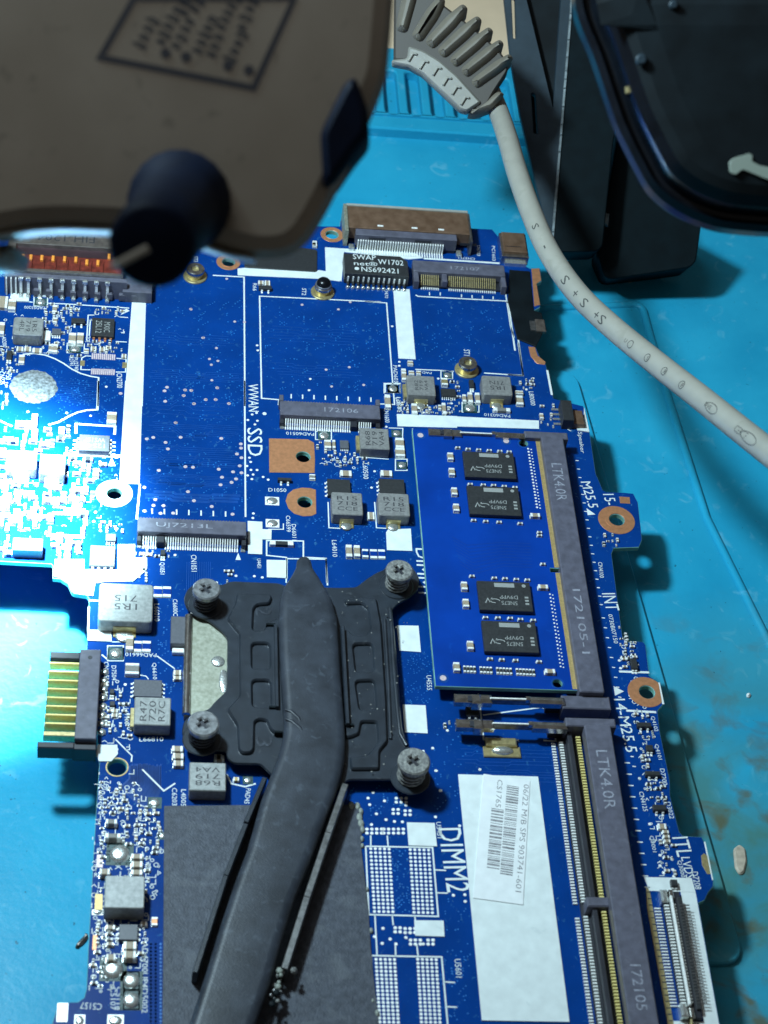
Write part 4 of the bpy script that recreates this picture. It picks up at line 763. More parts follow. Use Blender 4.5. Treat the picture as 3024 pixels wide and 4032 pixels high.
P0 = at('A2', 300, 530, 4.6); P1 = at('A2', 1430, 560, 4.6)
for k, X in enumerate((300, 403, 547, 694, 845, 992, 1135, 1280, 1428)):
    p = at('A2', X, 530+k*7+(30 if 6 <= k <= 7 else 0)-(60 if k == 8 else 0), 5.4); m = MB(); m.box(p.x-.34, p.y-.85, p.x+.34, p.y+.85, 4.8, 5.6, 'orange_pin', .2); m.build('contact', e)
m = MB(); m.text("FIH 1204", (wx0+17.5, yT+2.6), (wx0+4.5, yT+2.6), 2.4, zt+.02, 'ink'); m.build('marking', e, None)
m = MB(); m.box(x0-.1, yF-1.3, x1+1.0, yF-.02, 0, 5.3, 'sock', .15); m.box(x1, yF-2.0, x1+6.6, yF+6, 0, 3.2, 'sock', .15)
for k in range(9): X = x0+7.0+k*2.72; m.box(X-.65, yF-2.1, X+.65, yF-1.2, .4, 2.2, 'sock', .2)
m.build('ledge', e)
for k, X in enumerate((272, 370, 520, 670, 818, 967, 1115, 1265, 1410)):
    p = at('A2', X, 830, 4.6); m = MB(); m.box(p.x-.55, yF-1.9, p.x+.55, yF-1.1, 4.5, 5.4, 'solder', .2); m.box(p.x-.30, yF-1.75, p.x+.30, yF-1.3, .4, 4.7, 'tin', .08)
    m.box(p.x-.45, yF-2.9, p.x+.45, yF-1.3, 0, 1.1, 'solder', .35); m.build('pin', e)
for X in (85, 148, 210): p = at('A2', X, 830, 4); m = MB(); m.box(p.x-.15, yF-1.9, p.x+.15, yF-1.2, 0, 5.0, 'tin', .1); m.build('pin', e)
# ---- battery connector at the left edge
x0, y0, x1, y1 = span('I', (447, 735, 578, 1472), 3.6); e = link('battery_connector', None, ((x0+x1)/2, (y0+y1)/2, 0), MBD)
m = MB(); m.box(x0, y0, x1, y1, .2, 3.6, 'sock', .15); m.cyl((x0+x1)/2, y1-2.0, 3.4, 3.62, .45, 'sock_dark', 12); m.box(x0-.3, y0-1.4, x1, y0+.1, -1.5, 2.2, 'sock_dark', .1); m.build('housing', e)
LF = 5.6
for k, yy in enumerate((y1-.4-1.2, y0-1.4)):
    m = MB(); m.box(x0-LF-(1.0 if k else 0), yy, x0, yy+(1.7 if not k else 1.3), -.9, 2.5, 'sock_dark', .15); m.build('end_plate', e)
n = 8
for k in range(n):
    Y = at('I', 300, 850+k*70.5, 2.2).y
    m = MB(); m.box(x0-LF, Y-.22, x0+.1, Y+.22, .2, 2.2, 'goldpin', .08); m.build('blade', e)
    m = MB(); m.box(x0-LF-.2, Y-1.9, x0+.1, Y-.9, -.9, .9, 'brass', .1); m.build('rib', e)
    m = MB(); m.box(x1+.1, Y-.9, x1+1.6, Y+.2, 0, .3, 'solder', .1); m.dome(x1+.9, Y-.35, .2, .8, .5, 'solder', 10); m.build('tail', e)
# ---- speaker connector
x0, y0, x1, y1 = span('D', (335, 930, 425, 1060), 3.0); m = MB(); e = link('speaker_connector', None, ((x0+x1)/2, (y0+y1)/2, 0), MBD)
m.box(x0, y0, x1, y1, .1, 3, 'black_chip', .12); m.build('housing', e); m = MB(); m.box(x1, y0+.3, x1+2.6, y1-1.6, .1, 1.6, 'rusty', .12); m.build('rear_block', e)
for k in range(4): m = MB(); Y = y0+1.0+k*1.5; m.box(x0-1.6, Y, x0+.1, Y+.6, .1, .5, 'solder', .15); m.build('pin', e)
# ---- display connector at the lower right
a0 = at('P', 905, 815, 0); b0 = at('P', 1190, 1625, 0)
xa = at('P', 950, 830).x-.8; xb = at('P', 1085, 830).x; ya = at('P', 1000, 810).y; yb = at('P', 1100, 1640).y
e = link('display_connector', None, ((xa+xb)/2, (ya+yb)/2, 0), MBD)
m = MB(); m.box(xa+1.0, yb, xb-.3, ya, 0, 1.0, 'sock_dark', .1); m.box(xa+3.6, yb+1.5, xb-.2, ya-1.5, 1.0, 1.5, 'black_chip', .1); m.build('housing', e)
m = MB(); m.box(xb-2.6, yb+2, xb-2.15, ya-1.6, 1.4, 2.3, 'tin', .12); m.build('shell_edge', e)
m = MB()
n = int((ya-yb-5)/.62)
for k in range(n):
    Y = yb+2.6+k*.62
    m.box(xa-.6, Y, xa+.6, Y+.26, 0, .25, 'tin', .04); m.box(xa+1.0, Y, xa+1.9, Y+.30, .9, 1.35, 'tin', .06); m.box(xa+2.5, Y+.1, xa+3.1, Y+.34, 1.0, 1.6, 'tin', .06); m.box(xa+3.8, Y, xa+5.6, Y+.2, 1.5, 1.58, 'steel_dark')
m.build('contact_row', e, None, kind='stuff')
for yy, d in ((ya, -1), (yb, 1)): m = MB(); m.box(xa+.6, yy, xa+1.9, yy+d*2.6, 0, 1.9, 'solder', .4); m.box(xa+2.2, yy, xb-1.6, yy+d*1.8, 0, 1.7, 'steel', .2); m.build('latch', e)
m = MB(); m.box(xa+2.2, yb-1.3, xb-2, yb+.1, 0, 1.2, 'brass', .3); m.build('anchor', e)
# ---- memory sockets
def mem_socket(xl, wd, ytop_, ybot, h, txts, upper, arms, gap_y=None, open_=False):
    xr = xl+wd; e = link('memory_socket', None, (xl+wd/2, (ytop_+ybot)/2, 0), MBD)
    m = MB(); m.prism(rnd(rect(xl, ybot, xr, ytop_), .3, 2), h-2.6, h, 'sock', .2); m.box(xl+1.2, ybot, xr-.2, ytop_, 0, h-2.5, 'sock_dark'); m.build('housing', e)
    for yy, d in ((ytop_, 1), (ybot, -1)):
        m = MB(); m.box(xl-3.4, yy-.1*d, xr+1.2, yy+d*(1.9 if d > 0 else 3.0), 0, h-(.4 if d > 0 else 1.4), 'sock', .2); m.box(xl-6.2, yy+.4*d, xl-3.2, yy+d*1.5, 0, h-1.4, 'sock_dark', .2); m.build('end_block', e)
    m = MB()
    for k in range(int((ytop_-ybot-1)/.42)):
        Y = ybot+.5+k*.42
        if gap_y and abs(Y-gap_y) < 1.2: continue
        m.box(xr, Y, xr+.9, Y+.2, 0, .35, 'steel_dark'); m.box(xr-.05, Y, xr+.3, Y+.2, .3, 1.9, 'steel_dark')
    if open_:
        for k in range(int((ytop_-ybot-1)/.62)):
            Y = ybot+.5+k*.62
            if gap_y and abs(Y-gap_y) < 1.3: continue
            m.box(xl-1.25, Y, xl-.4, Y+.34, h-3.0, h-2.5, 'goldpin', .05); m.box(xl-4.2, Y, xl-3.4, Y+.32, 0, .95, 'tin', .04); m.box(xl-5.6, Y, xl-4.8, Y+.32, 0, .3, 'tin', .03)
    m.build('contact_row', e, None, kind='stuff')
    if open_:
        m = MB(); m.box(xl-4.4, ybot, xl, ytop_, 0, .6, 'sock_dark'); m.box(xl-2.9, ybot, xl-2.0, ytop_, .6, h-2.4, 'sock_dark', .1); m.build('lower_jaw', e)
        if gap_y: m = MB(); m.box(xl-3.9, gap_y-1.0, xl+.2, gap_y+1.0, 0, h-1.6, 'sock', .25); m.build('key_block', e)
    m = MB()
    for s, y0_, y1_, hh in txts: m.text(s, (xl+wd*.5, y0_), (xl+wd*.5, y1_), hh, h+.015, 'sock_print')
    m.build('marking', e, None)
    for yy, zc in arms:      # sprung metal side arms
        xe = xl-3.0
        m = MB(); m.box(xe-6.8, yy-.85, xe, yy+.75, h-2.4, h-.5, 'steel', .5); m.box(xe-7.6, yy-.3, xe-6.6, yy+.6, h-1.6, h-.4, 'steel', .3); m.box(xe-14.5, yy-.28, xe-6.6, yy+.28, h-2.4, h-.9, 'steel_dark', .1); m.box(xe-14.5, yy-.12, xe-6.6, yy+.20, h-.95, h-.75, 'tin', .06)
        m.box(xe-21.5, yy-1.0, xe-14.2, yy+1.0, h-2.5, h-.6, 'steel', .55); m.box(xe-18.2, yy-1.6, xe-16.4, yy+.6, h-2.6, h-.2, 'steel', .4); m.box(xe-19.0, yy-1.02, xe-18.2, yy+.3, h-.8, h-.55, 'sock_dark', .05)
        m.build('side_arm', e)
        if zc: m = MB(); m.box(xe-15.5, yy-2.8, xe-9.5, yy-.9, 0, 1.2, 'brass', .25); m.box(xe-16, yy-4.9, xe-8.8, yy-2.5, 0, .45, 'brass', .15); m.dome(xe-12.3, yy-3.6, .4, 2.2, .8, 'solder', 12, 1.0); m.build('solder_foot', e)
    return e
H1 = 5.2
xl1 = (at('H', 985, 440, H1).x+at('K', 1130, 860, H1).x)/2; yt1 = at('H', 1070, 405, H1).y; yb1_ = at('K', 1200, 870, H1).y; wd1 = at('H', 1150, 430, H1).x-at('H', 990, 435, H1).x
def yy_(fr, x, y, z): return at(fr, x, y, z).y
mem_socket(xl1, wd1, yt1, yb1_, H1, [("LTK4.0R", yy_('H', 1075, 598, H1), yy_('H', 1130, 868, H1), 2.3), ("172105-1", yy_('K', 1150, 200, H1), yy_('K', 1180, 620, H1), 1.6)], True, [(yt1+.8, False), (yb1_-1.6, False)])
H2 = 5.2
xl2 = (at('P', 510, 0, H2).x+at('P', 740, 1600, H2).x)/2; yt2 = yy_('K', 1250, 1085, H2); wd2 = at('P', 690, 20, H2).x-at('P', 512, 0, H2).x; yb2 = yt2-(yt1-yb1_)
mem_socket(xl2, wd2, yt2, yb2, H2, [("LTK4.0R", yy_('P', 580, -130, H2), yy_('P', 620, 255, H2), 2.2), ("172105", yy_('P', 800, 1270, H2), yy_('P', 840, 1570, H2), 1.9)], True, [(yt2+.3, True)], gap_y=yy_('P', 600, 880, 2.5), open_=True)
# ------------------------------------------------------------------ memory module (pushed into the upper socket)
ZM = 3.6
tl = at('H', 45, 347, ZM); bl = at('K', 187, 832, ZM); xL = (tl.x+bl.x)/2; yT = tl.y; yB = bl.y; xR = xl1+2
MOD = thing('memory_module', 'blue memory module with four black chips held in the upper socket by metal arms', 'memory module', (xL, yB, ZM-1))
hp = [(at('H', 850, 455, ZM), 1.0), (at('K', 987, 815, ZM), 1.0)]; nk = at('H', 1045, 1372, ZM)
m = MB(); m.prism([(xL, yB), (xR, yB), (xR, nk.y-.5), (nk.x, nk.y-.5), (nk.x, nk.y+.5), (xR, nk.y+.5), (xR, yT), (xL, yT)], ZM-1.0, ZM, 'pcb2', .08, holes=[circ(p.x, p.y, r, 18) for p, r in hp], side='pcb_edge', bottom=True); m.build('board', MOD, None)
m = MB(); m.box(xl1-.9, yB+.3, xl1+1, nk.y-.7, ZM, ZM+.04, 'gold'); m.box(xl1-.9, nk.y+.7, xl1+1, yT-1.5, ZM, ZM+.04, 'gold'); m.build('contact_edge', MOD, None)
for p, r in hp: m = MB(); m.prism(circ(p.x, p.y, 1.35, 20), ZM, ZM+.04, 'trace', 0, holes=[circ(p.x, p.y, r, 20)]); m.build('hole_ring', MOD, None)
for fr, x, y in (('H', 102, 395), ('H', 724, 437), ('K', 240, 780)): p = at(fr, x, y, ZM); m = MB(); m.prism(circ(p.x, p.y, 1.15, 18), ZM, ZM+.03, 'trace'); m.prism(circ(p.x, p.y, .65, 14), ZM+.03, ZM+.06, 'pad_pink'); m.build('fiducial', MOD, None)
def chip_m(fr, a):
    h = ZM+1.1; x0, y0, x1, y1 = span(fr, a, h); e = link('memory_chip', None, ((x0+x1)/2, (y0+y1)/2, ZM), MOD)
    m = MB(); m.box(x0, y0, x1, y1, ZM+.25, h, 'black_chip', .08); m.box(x0+.3, y0+.3, x1-.3, y1-.3, ZM, ZM+.25, 'sock_dark'); m.build('body', e)
    m = MB(); W_ = x1-x0; H_ = y1-y0; z = h+.012
    m.text("5NE75", (x0+W_*.72, y0+H_*.26), (x0+W_*.42, y0+H_*.26), .95, z, 'chip_print'); m.text("D9VPP", (x0+W_*.74, y0+H_*.46), (x0+W_*.40, y0+H_*.46), .95, z, 'chip_print')
    m.prism(rect(x0+W_*.32, y0+H_*.80, x0+W_*.70, y0+H_*.94), h, z, 'chip_print'); m.prism(circ(x1-W_*.12, y1-H_*.13, .42, 12), h, z, 'chip_print')
    for k in range(3): m.prism(rect(x1-W_*.13, y0+H_*(.22+k*.11), x1-W_*.06, y0+H_*(.28+k*.11)), h, z, 'chip_print')
    m.strip([(x0+W_*.30+1.0*math.cos(t), y0+H_*.32+.5*math.sin(t)) for t in [i*.6 for i in range(9)]], .2, z, 'chip_print'); m.strip([(x0+W_*.12, y0+H_*.24), (x0+W_*.17, y0+H_*.4), (x0+W_*.20, y0+H_*.28), (x0+W_*.25, y0+H_*.42)], .25, z, 'chip_print')
    m.build('marking', e, None)
chip_m('H', (408, 508, 800, 710)); chip_m('H', (438, 757, 838, 980)); chip_m('K', (460, 142, 830, 345)); chip_m('K', (490, 402, 868, 615))
for x, y in [(375, 480), (450, 490), (527, 495), (603, 500), (680, 505), (748, 510), (465, 745), (560, 750), (635, 753), (712, 760), (790, 768), (490, 1007), (578, 1014), (675, 1020), (828, 1030), (478, 1412), (640, 1426), (718, 1430), (800, 1436), (880, 1440), (968, 1095), (968, 1118), (993, 1325)]:
    p = at('H', x, y, ZM+.5); put('capacitor', p.x, p.y, 1.0, .5, .5, 'cap_grey', 0, MOD, ZM)
for x, y in [(518, 380), (600, 382), (680, 385), (747, 392), (830, 398), (548, 650), (625, 655), (715, 660), (868, 668)]: p = at('K', x, y, ZM+.5); put('capacitor', p.x, p.y, 1.0, .5, .5, 'cap_grey', 0, MOD, ZM)
for fr, x, y in [('H', 320, 550), ('H', 330, 662), ('H', 348, 804), ('H', 362, 922), ('H', 420, 1490), ('H', 432, 1615), ('K', 418, 568), ('K', 328, 708)]: p = at(fr, x, y, ZM+.5); put('capacitor', p.x, p.y, 2.0, 1.2, .8, 'cap_tan', math.pi/2, MOD, ZM)
for fr, x, y in [('H', 935, 978), ('H', 992, 1497), ('K', 938, 738)]: p = at(fr, x, y, ZM+.5); put('capacitor', p.x, p.y, 2.0, 1.0, .8, 'cap_tan', 0, MOD, ZM)
for k in range(22):
    if k in (4, 9, 15): continue
    p = at('K', 382+k*21.5, 716+k*1.1, ZM+.4); put('resistor', p.x, p.y, 1.5, .42, .35, 'black_chip', math.pi/2, MOD, ZM)
m = MB()
for k in range(20): p = at('H', 884+k*3.4, 492+k*22.4, ZM); m.prism(circ(p.x, p.y, .26, 6), ZM, ZM+.03, 'tin'); m.prism(circ(p.x+.65, p.y-.2, .18, 6), ZM, ZM+.03, 'tin')
for k in range(21): p = at('K', 938+k*3.5, 232+k*23.6, ZM); m.prism(circ(p.x, p.y, .2, 6), ZM, ZM+.03, 'tin'); m.prism(circ(p.x+.55, p.y-.2, .16, 6), ZM, ZM+.03, 'tin')
m.build('test_land', MOD, None, kind='stuff')
m = MB()
for k in range(9):
    a = at('H', 330+k*6, 1130+k*9, ZM); b = at('H', 900, 1180+k*7, ZM)
    m.strip([(a.x, a.y-k*.6), (a.x+3, a.y-2.2-k*.6), (b.x-6, b.y-k*.55), (b.x, b.y-k*.55)], .14, ZM+.01, 'trace_dark')
m.build('trace', MOD, None, kind='stuff')
# ------------------------------------------------------------------ dark insulating sheet
m = MB()
m.prism(xy('N', [(76, 293), (640, 287), (1290, 285), (1350, 282), (1372, 320), (1362, 560), (1392, 800), (1412, 1000), (1432, 1300), (1470, 1640), (1500, 2050), (60, 2050), (72, 1000)]), .14, .34, 'black_sheet', .05)
m.build('insulating_sheet', None, None, label='dark grey textured insulating sheet stuck on the board under the heat pipe', category='sheet')
for fr, L in [('N', [(1300, 285, 26), (1340, 288, 24), (1362, 320, 20), (1352, 360, 26), (1362, 400, 26), (1372, 440, 20), (1370, 500, 16), (1372, 545, 14), (1405, 830, 12), (1430, 1100, 16), (1468, 1640, 18), (1440, 1560, 12)])]:
    m = MB()
    for x, y, r in L:
        p = at(fr, x, y, .3); rm = r*.020; m.dome(p.x, p.y, .1, rm*1.2, .45, 'residue', 9, rm*1.9)
    m.build('glue_residue', None, label='pale dried glue smears along the right edge of the dark sheet', category='glue')
# ------------------------------------------------------------------ heatsink plate with heat pipe
ZP = 3.0; ZE = 3.75
c0 = at('J', 600, 800, 0)
HS = thing('heatsink', 'black heatsink plate with flat bent heat pipe screwed down over the processor', 'heatsink', (c0.x, c0.y, .4))
PL = [(62, 200), (110, 160), (190, 148), (255, 162), (290, 170), (345, 145), (660, 158), (700, 175), (1040, 188), (1165, 185), (1235, 130), (1300, 88), (1350, 70), (1375, 25), (1440, 0), (1520, 35), (1578, 120), (1572, 200), (1510, 255), (1440, 290), (1402, 330), (1420, 520), (1440, 760), (1465, 1100), (1500, 1225), (1590, 1290), (1640, 1370), (1645, 1480), (1600, 1515), (1460, 1490), (1445, 1440), (1110, 1440),
      (1060, 1500), (900, 1560), (700, 1480), (585, 1385), (545, 1338), (365, 1335), (322, 1300), (318, 1252), (150, 1245), (70, 1205), (25, 1135), (40, 1060), (110, 1000), (200, 985), (240, 935), (320, 860), (325, 520), (290, 470), (200, 400), (120, 368), (60, 325), (38, 260)]
m = MB(); m.prism(rnd(xy('J', PL, ZP), .8, 3), ZP-.55, ZP, 'black_paint', .14, bottom=True); m.prism(inset(ccw(xy('J', PL, ZP)), .5), ZP-1.3, ZP-.5, 'black_paint'); m.build('plate', HS, smooth=50)
m = MB()
lp = [(388, 222), (605, 225), (618, 250), (600, 290), (520, 296), (495, 325), (490, 455), (512, 470), (562, 465), (592, 412), (655, 385), (690, 385), (700, 1140), (640, 1136), (603, 1110), (580, 1052), (530, 1045), (503, 1062), (500, 1238), (480, 1265), (420, 1268), (395, 1240), (388, 1085), (322, 980), (405, 890), (402, 485), (322, 388), (375, 290)]
m.prism(rnd(xy('J', lp, ZE), .5, 2), ZP-.05, ZE, 'black_paint', .35, holes=[rnd(xy('J', [(484, 548), (600, 548), (602, 718), (486, 718)], ZE), 1.0, 3), rnd(xy('J', [(486, 790), (604, 790), (608, 968), (490, 968)], ZE), 1.0, 3)])
rp = [(1060, 430), (1120, 470), (1150, 500), (1235, 495), (1258, 460), (1245, 320), (1200, 285), (1100, 290), (1085, 262), (1150, 245), (1300, 255), (1330, 420), (1362, 900), (1372, 1190), (1320, 1250), (1318, 1370), (1130, 1372), (1122, 1292), (1235, 1282), (1308, 1200), (1298, 1062), (1200, 1060), (1185, 1140), (1120, 1165), (1090, 1160)]
m.prism(rnd(xy('J', rp, ZE), .5, 2), ZP-.05, ZE, 'black_paint', .35, holes=[rnd(xy('J', [(1145, 555), (1270, 550), (1280, 735), (1165, 740)], ZE), 1.0, 3), rnd(xy('J', [(1160, 795), (1282, 790), (1298, 985), (1190, 990)], ZE), 1.0, 3)])
m.build('embossed_ridge', HS, smooth=50)
m = MB(); m.tube([(p.x, p.y, ZP+.15) for p in (at('J', a, b, ZP) for a, b in [(1385, 330), (1395, 420), (1410, 700), (1435, 1000), (1452, 1150), (1495, 1225)])], .45, 'black_paint', 8)
m.tube([(p.x, p.y, ZP+.1) for p in (at('J', a, b, ZP) for a, b in [(1350, 400), (1375, 800), (1390, 1180)])], .35, 'black_paint', 8); m.build('edge_rib', HS, smooth=60)
m = MB(); z = ZP+.02
m.text("2", at('J', 560, 318, ZP)[:2], at('J', 562, 375, ZP)[:2], 3.2, ZP+.10, 'black_tube'); m.text("3", at('J', 562, 1165, ZP)[:2], at('J', 565, 1230, ZP)[:2], 3.0, ZP+.10, 'black_tube'); m.build('stamped_number', HS, None)
# silver shield below the left cut-out, screws' arms
m = MB(); m.prism(xy('J', [(48, 372), (140, 368), (330, 480), (345, 860), (240, 1010), (40, 1030)], 1.9), .5, 1.9, 'shield', .2); m.tube([tuple(at('J', 72, 375, 2.0)), tuple(at('J', 62, 700, 2.0)), tuple(at('J', 55, 1020, 2.0))], .8, 'steel', 10)
q = at('J', 262, 672, 1.9); m.dome(q.x, q.y, 1.85, 1.4, .45, 'solder', 14); q = at('J', 300, 800, 1.9); m.dome(q.x, q.y, 1.8, 1.0, .4, 'solder', 12, 3.0); m.build('silver_plate', HS, smooth=60)
# dark chip that looks out from below the silver plate
x0, y0, x1, y1 = span('I', (1190, 468, 1330, 695), 2.2); m = MB(); m.box(x0, y0, x1, y1, .3, 2.2, 'grey_chip', .1); m.box(x0+.4, y0-1.2, x0+3, y0, 0, 1.0, 'tin', .15); m.build('capacitor_block', MBD)
# pipe: flattened tube with rounded edges
def pipe():
    ZT = 5.9
    st = [('J', 795, 0, 850, 0, 1.5), ('J', 778, 14, 870, 16, 1.7), ('J', 772, 60, 882, 64, 1.8), ('J', 745, 110, 920, 120, 2.0), ('J', 695, 180, 965, 188, 2.5), ('J', 668, 255, 1010, 262, 2.9), ('J', 660, 380, 1045, 390, 3.0), ('J', 664, 560, 1055, 565, 3.0), ('J', 674, 760, 1068, 765, 3.0), ('J', 684, 930, 1082, 935, 3.0),
          ('J', 690, 1050, 1092, 1060, 3.0), ('J', 690, 1140, 1098, 1180, 3.0), ('J', 665, 1250, 1092, 1300, 3.0), ('J', 630, 1350, 1070, 1420, 3.0), ('J', 585, 1460, 1030, 1540, 3.0), ('J', 545, 1570, 980, 1659, 3.0), ('N', 622, 560, 1030, 650, 3.0), ('N', 535, 790, 935, 880, 3.0), ('N', 445, 1060, 850, 1150, 3.0), ('N', 350, 1370, 762, 1460, 3.0), ('N', 250, 1680, 650, 1770, 3.0), ('N', 150, 1980, 560, 2080, 3.0)]
    n = 36; vs = []
    for fr, ax, ay, bx, by, th in st:
        zt = ZT-(3.0-th)*.6; a = at(fr, ax, ay, zt-.6); b = at(fr, bx, by, zt-.6); c = (a+b)/2; u = (b-a); w_ = u.length/2; u.normalize()
        rc = min(th*.46, w_*.6)
        for k in range(n):
            q, j = divmod(k, 9); ang = math.pi/2*(q+j/8); sx = (1, -1, -1, 1)[q]; sy = (1, 1, -1, -1)[q]
            X = sx*(w_-rc*1.25)+rc*1.25*math.cos(ang); Z = sy*(th/2-rc)+rc*math.sin(ang)
            vs.append(c+u*X+Vector((0, 0, zt-c.z-th/2+Z-.0035*X*X)))
    fs = [(i*n+k, i*n+(k+1) % n, (i+1)*n+(k+1) % n, (i+1)*n+k) for i in range(len(st)-1) for k in range(n)]+[tuple(range(n)), tuple((len(st)-1)*n+k for k in reversed(range(n)))]
    m = MB(); m.add(vs, fs, 'black_tube')
    for pts in ([(700, 985), (740, 1000), (790, 1045), (812, 1085)], [(700, 1045), (745, 1065), (800, 1110), (822, 1150)]):   # creases at the bend
        m.tube([tuple(at('J', x, y, 5.62)) for x, y in pts], [.12, .45, .42, .1], 'black_tube', 8)
    return m.build('heat_pipe', HS, smooth=50)
pipe()
def rail(fr, pts, w_, z0, z1, name='black_paint'):
    m = MB(); P = [at(fr, x, y, z1) for x, y in pts]
    for a, b in zip(P, P[1:]):
        u = (b-a).normalized(); v = Vector((-u.y, u.x, 0))*w_/2
        m.prism([(a+v)[:2], (b+v)[:2], (b-v)[:2], (a-v)[:2]], z0, z1, name, .12)
    return m.build('rail', HS, smooth=50)
rail('N', [(735, 100), (612, 392)], .9, .5, 4.6); rail('N', [(612, 400), (480, 740), (278, 1375)], .9, .5, 4.2); rail('N', [(1262, 140), (1150, 460), (1010, 880), (862, 1350)], 1.2, .5, 4.6, 'steel_dark'); rail('J', [(640, 425), (650, 965)], .7, 3.0, 4.7); rail('J', [(1078, 440), (1112, 1075)], .7, 3.0, 4.9)
m = MB()
for x, y in [(608, 427), (628, 967), (665, 1130), (1118, 1082)]: p = at('J', x, y, 4.2); m.box(p.x-.9, p.y-.25, p.x+.9, p.y+.25, 3.0, 4.3, 'matte_black', .1)
m.build('clip_tab', HS)
def screw(hx, hy, bx, by, r, mt, zt=9.0):
    h = at('J', hx, hy, zt); b = at('J', bx, by, ZP); x = h.x; y = h.y
    e = link('spring_screw', None, (x, y, ZP), HS)
    m = MB(); cr = .33; a = 1.15
    cross = [(x-cr, y-a), (x+cr, y-a), (x+cr, y-cr), (x+a, y-cr), (x+a, y+cr), (x+cr, y+cr), (x+cr, y+a), (x-cr, y+a), (x-cr, y+cr), (x-a, y+cr), (x-a, y-cr), (x-cr, y-cr)]
    th = .6; cross = [(x+(p-x)*math.cos(th)-(q-y)*math.sin(th), y+(p-x)*math.sin(th)+(q-y)*math.cos(th)) for p, q in cross]
    m.prism(circ(x, y, r, 32), zt-1.1, zt, mt, .28, holes=[cross], bottom=True); m.cyl(x, y, zt-.9, zt-.7, 1.4, 'sock_dark', 16); m.build('head', e)
    m = MB(); m.prism(circ(x, y, r*.45, 16), ZP-2, zt-1, 'screw')
    P = [(x+r*.80*math.cos(t*.5), y+r*.80*math.sin(t*.5), ZP+.2+t*(zt-1.3-ZP)/56) for t in range(57)]; m.tube(P, .27, mt if mt != 'screw' else 'sock_dark', 6); m.build('spring', e, smooth=60)
    m = MB(); m.prism(circ(x, y, r*1.25, 32), ZP, ZP+.35, 'black_paint', .15); m.build('collar', e)
screw(188, 192, 195, 290, 2.7, 'screw', 8.4); screw(168, 1072, 190, 1165, 2.9, 'screw', 8.4); screw(1450, 70, 1470, 180, 2.75, 'corroded', 8.2); screw(1545, 1318, 1560, 1440, 3.0, 'corroded', 8.6)
m = MB(); rr2 = random.Random(5)
for cx_, cy_, n, sp in ((845, 1385, 9, 22), (820, 1480, 12, 34), (925, 1345, 4, 16), (795, 1540, 6, 30)):
    for k in range(n):
        p = at('N', cx_+rr2.gauss(0, sp*.5), cy_+rr2.gauss(0, sp), 4.2); m.dome(p.x, p.y, 3.0+rr2.random()*1.2, rr2.uniform(.25, .7), rr2.uniform(.2, .5), rr2.choice(['residue', 'matte_black', 'steel_dark', 'corroded']), 6)
m.build('corrosion_crust', HS, kind='stuff')
m = MB()
for _ in range(70):
    x = rr2.uniform(1040, 1500); y = rr2.uniform(180, 1400); x = max(x, 1090+ (y/1400)*60); 
    if rr2.random() < .5: x = rr2.choice([1180, 1260, 1100, 1400])+rr2.gauss(0, 25)
    p = at('J', x, y, ZE); m.dome(p.x, p.y, ZP+.02 if rr2.random() < .5 else ZE-.02, rr2.uniform(.08, .22), .08, 'corroded', 6)
m.build('dust_speck', HS, kind='stuff')
# ------------------------------------------------------------------ small debris on the mat
def blob(fr, pts, z, h, name, label, cat, mt):
    m = MB(); m.prism(rnd(xy(fr, pts, z), .5, 3), z-.2, z+h, mt, h*.6); m.build(name, None, label=label, category=cat)
blob('P', [(1430, 520), (1470, 490), (1510, 520), (1520, 600), (1500, 680), (1470, 690), (1440, 640)], MZ, .6, 'blister', 'beige raised blister in the mat right of the board near the lower corner', 'mat blister', 'blister')
blob('M', [(490, 1215), (510, 1180), (560, 1130), (572, 1125), (574, 1160), (540, 1200), (500, 1222)], MZ, .8, 'leaf_scrap', 'small dark curled scrap lying on the mat at the left board edge', 'scrap', 'jack_metal')
blob('D', [(755, 160), (790, 158), (800, 175), (775, 188), (758, 178)], MZ, .5, 'crumb', 'small pale crumb on the mat below the black bracket end', 'crumb', 'arrow')
blob('L', [(1486, 670), (1510, 664), (1524, 682), (1508, 704), (1488, 698)], MZ, .6, 'crumb', 'tiny white crumb on the mat right of the ring pad', 'crumb', 'silk')
# ------------------------------------------------------------------ instrument housing over the upper left of the board
OR = {}
def cam_tf(D0):       # local frame of a thing held above the board: x, y across, z towards the viewer
    def f(x, y, z): return CAM + RX*x + RY*y - RZ*(D0-z)
    return f
def loc(u, v, D):
    """coordinates across the view of a point D mm away"""
    X, Y = px('U', u, v); return ((X-CX)/FPX*D, -(Y-CY)/FPX*D)
def locs(L, D): return [loc(a, b, D) for a, b in L]
def loft(mb, levels, D0, names, cap_=True):
    """levels: outlines of equal length with their height towards the viewer"""
    tf = cam_tf(D0); n = len(levels[0][0]); vs = []
    for P, z in levels: vs += [tf(a, b, z) for a, b in P]
    for i in range(len(levels)-1):
        o = len(mb.v); mb.add(vs[i*n:(i+2)*n], [(k, (k+1) % n, n+(k+1) % n, n+k) for k in range(n)], names[i])
    if cap_:
        P, z = levels[-1]; tri = tessellate_polygon([[Vector((a, b, 0)) for a, b in P]])
        mb.add([tf(a, b, z) for a, b in P], [tuple(t) for t in tri], names[-1])
DD = 216
dev = [(-160, 520), (0, 500), (60, 489), (130, 485), (245, 489), (310, 496), (430, 516), (500, 540), (560, 553), (620, 548), (662, 520), (695, 468), (733, 395), (762, 330), (795, 262), (818, 205), (835, 160), (845, 60), (860, -160), (-160, -160)]
P = ccw(rnd(locs(dev, DD), 3, 3))
c0 = cam_tf(DD)(*loc(400, 300, DD), -15)
DEV = thing('instrument_housing', 'large beige plastic instrument with printed label and black knob above the board', 'instrument', tuple(c0))
m = MB(); Q = inset(P, 1.2)
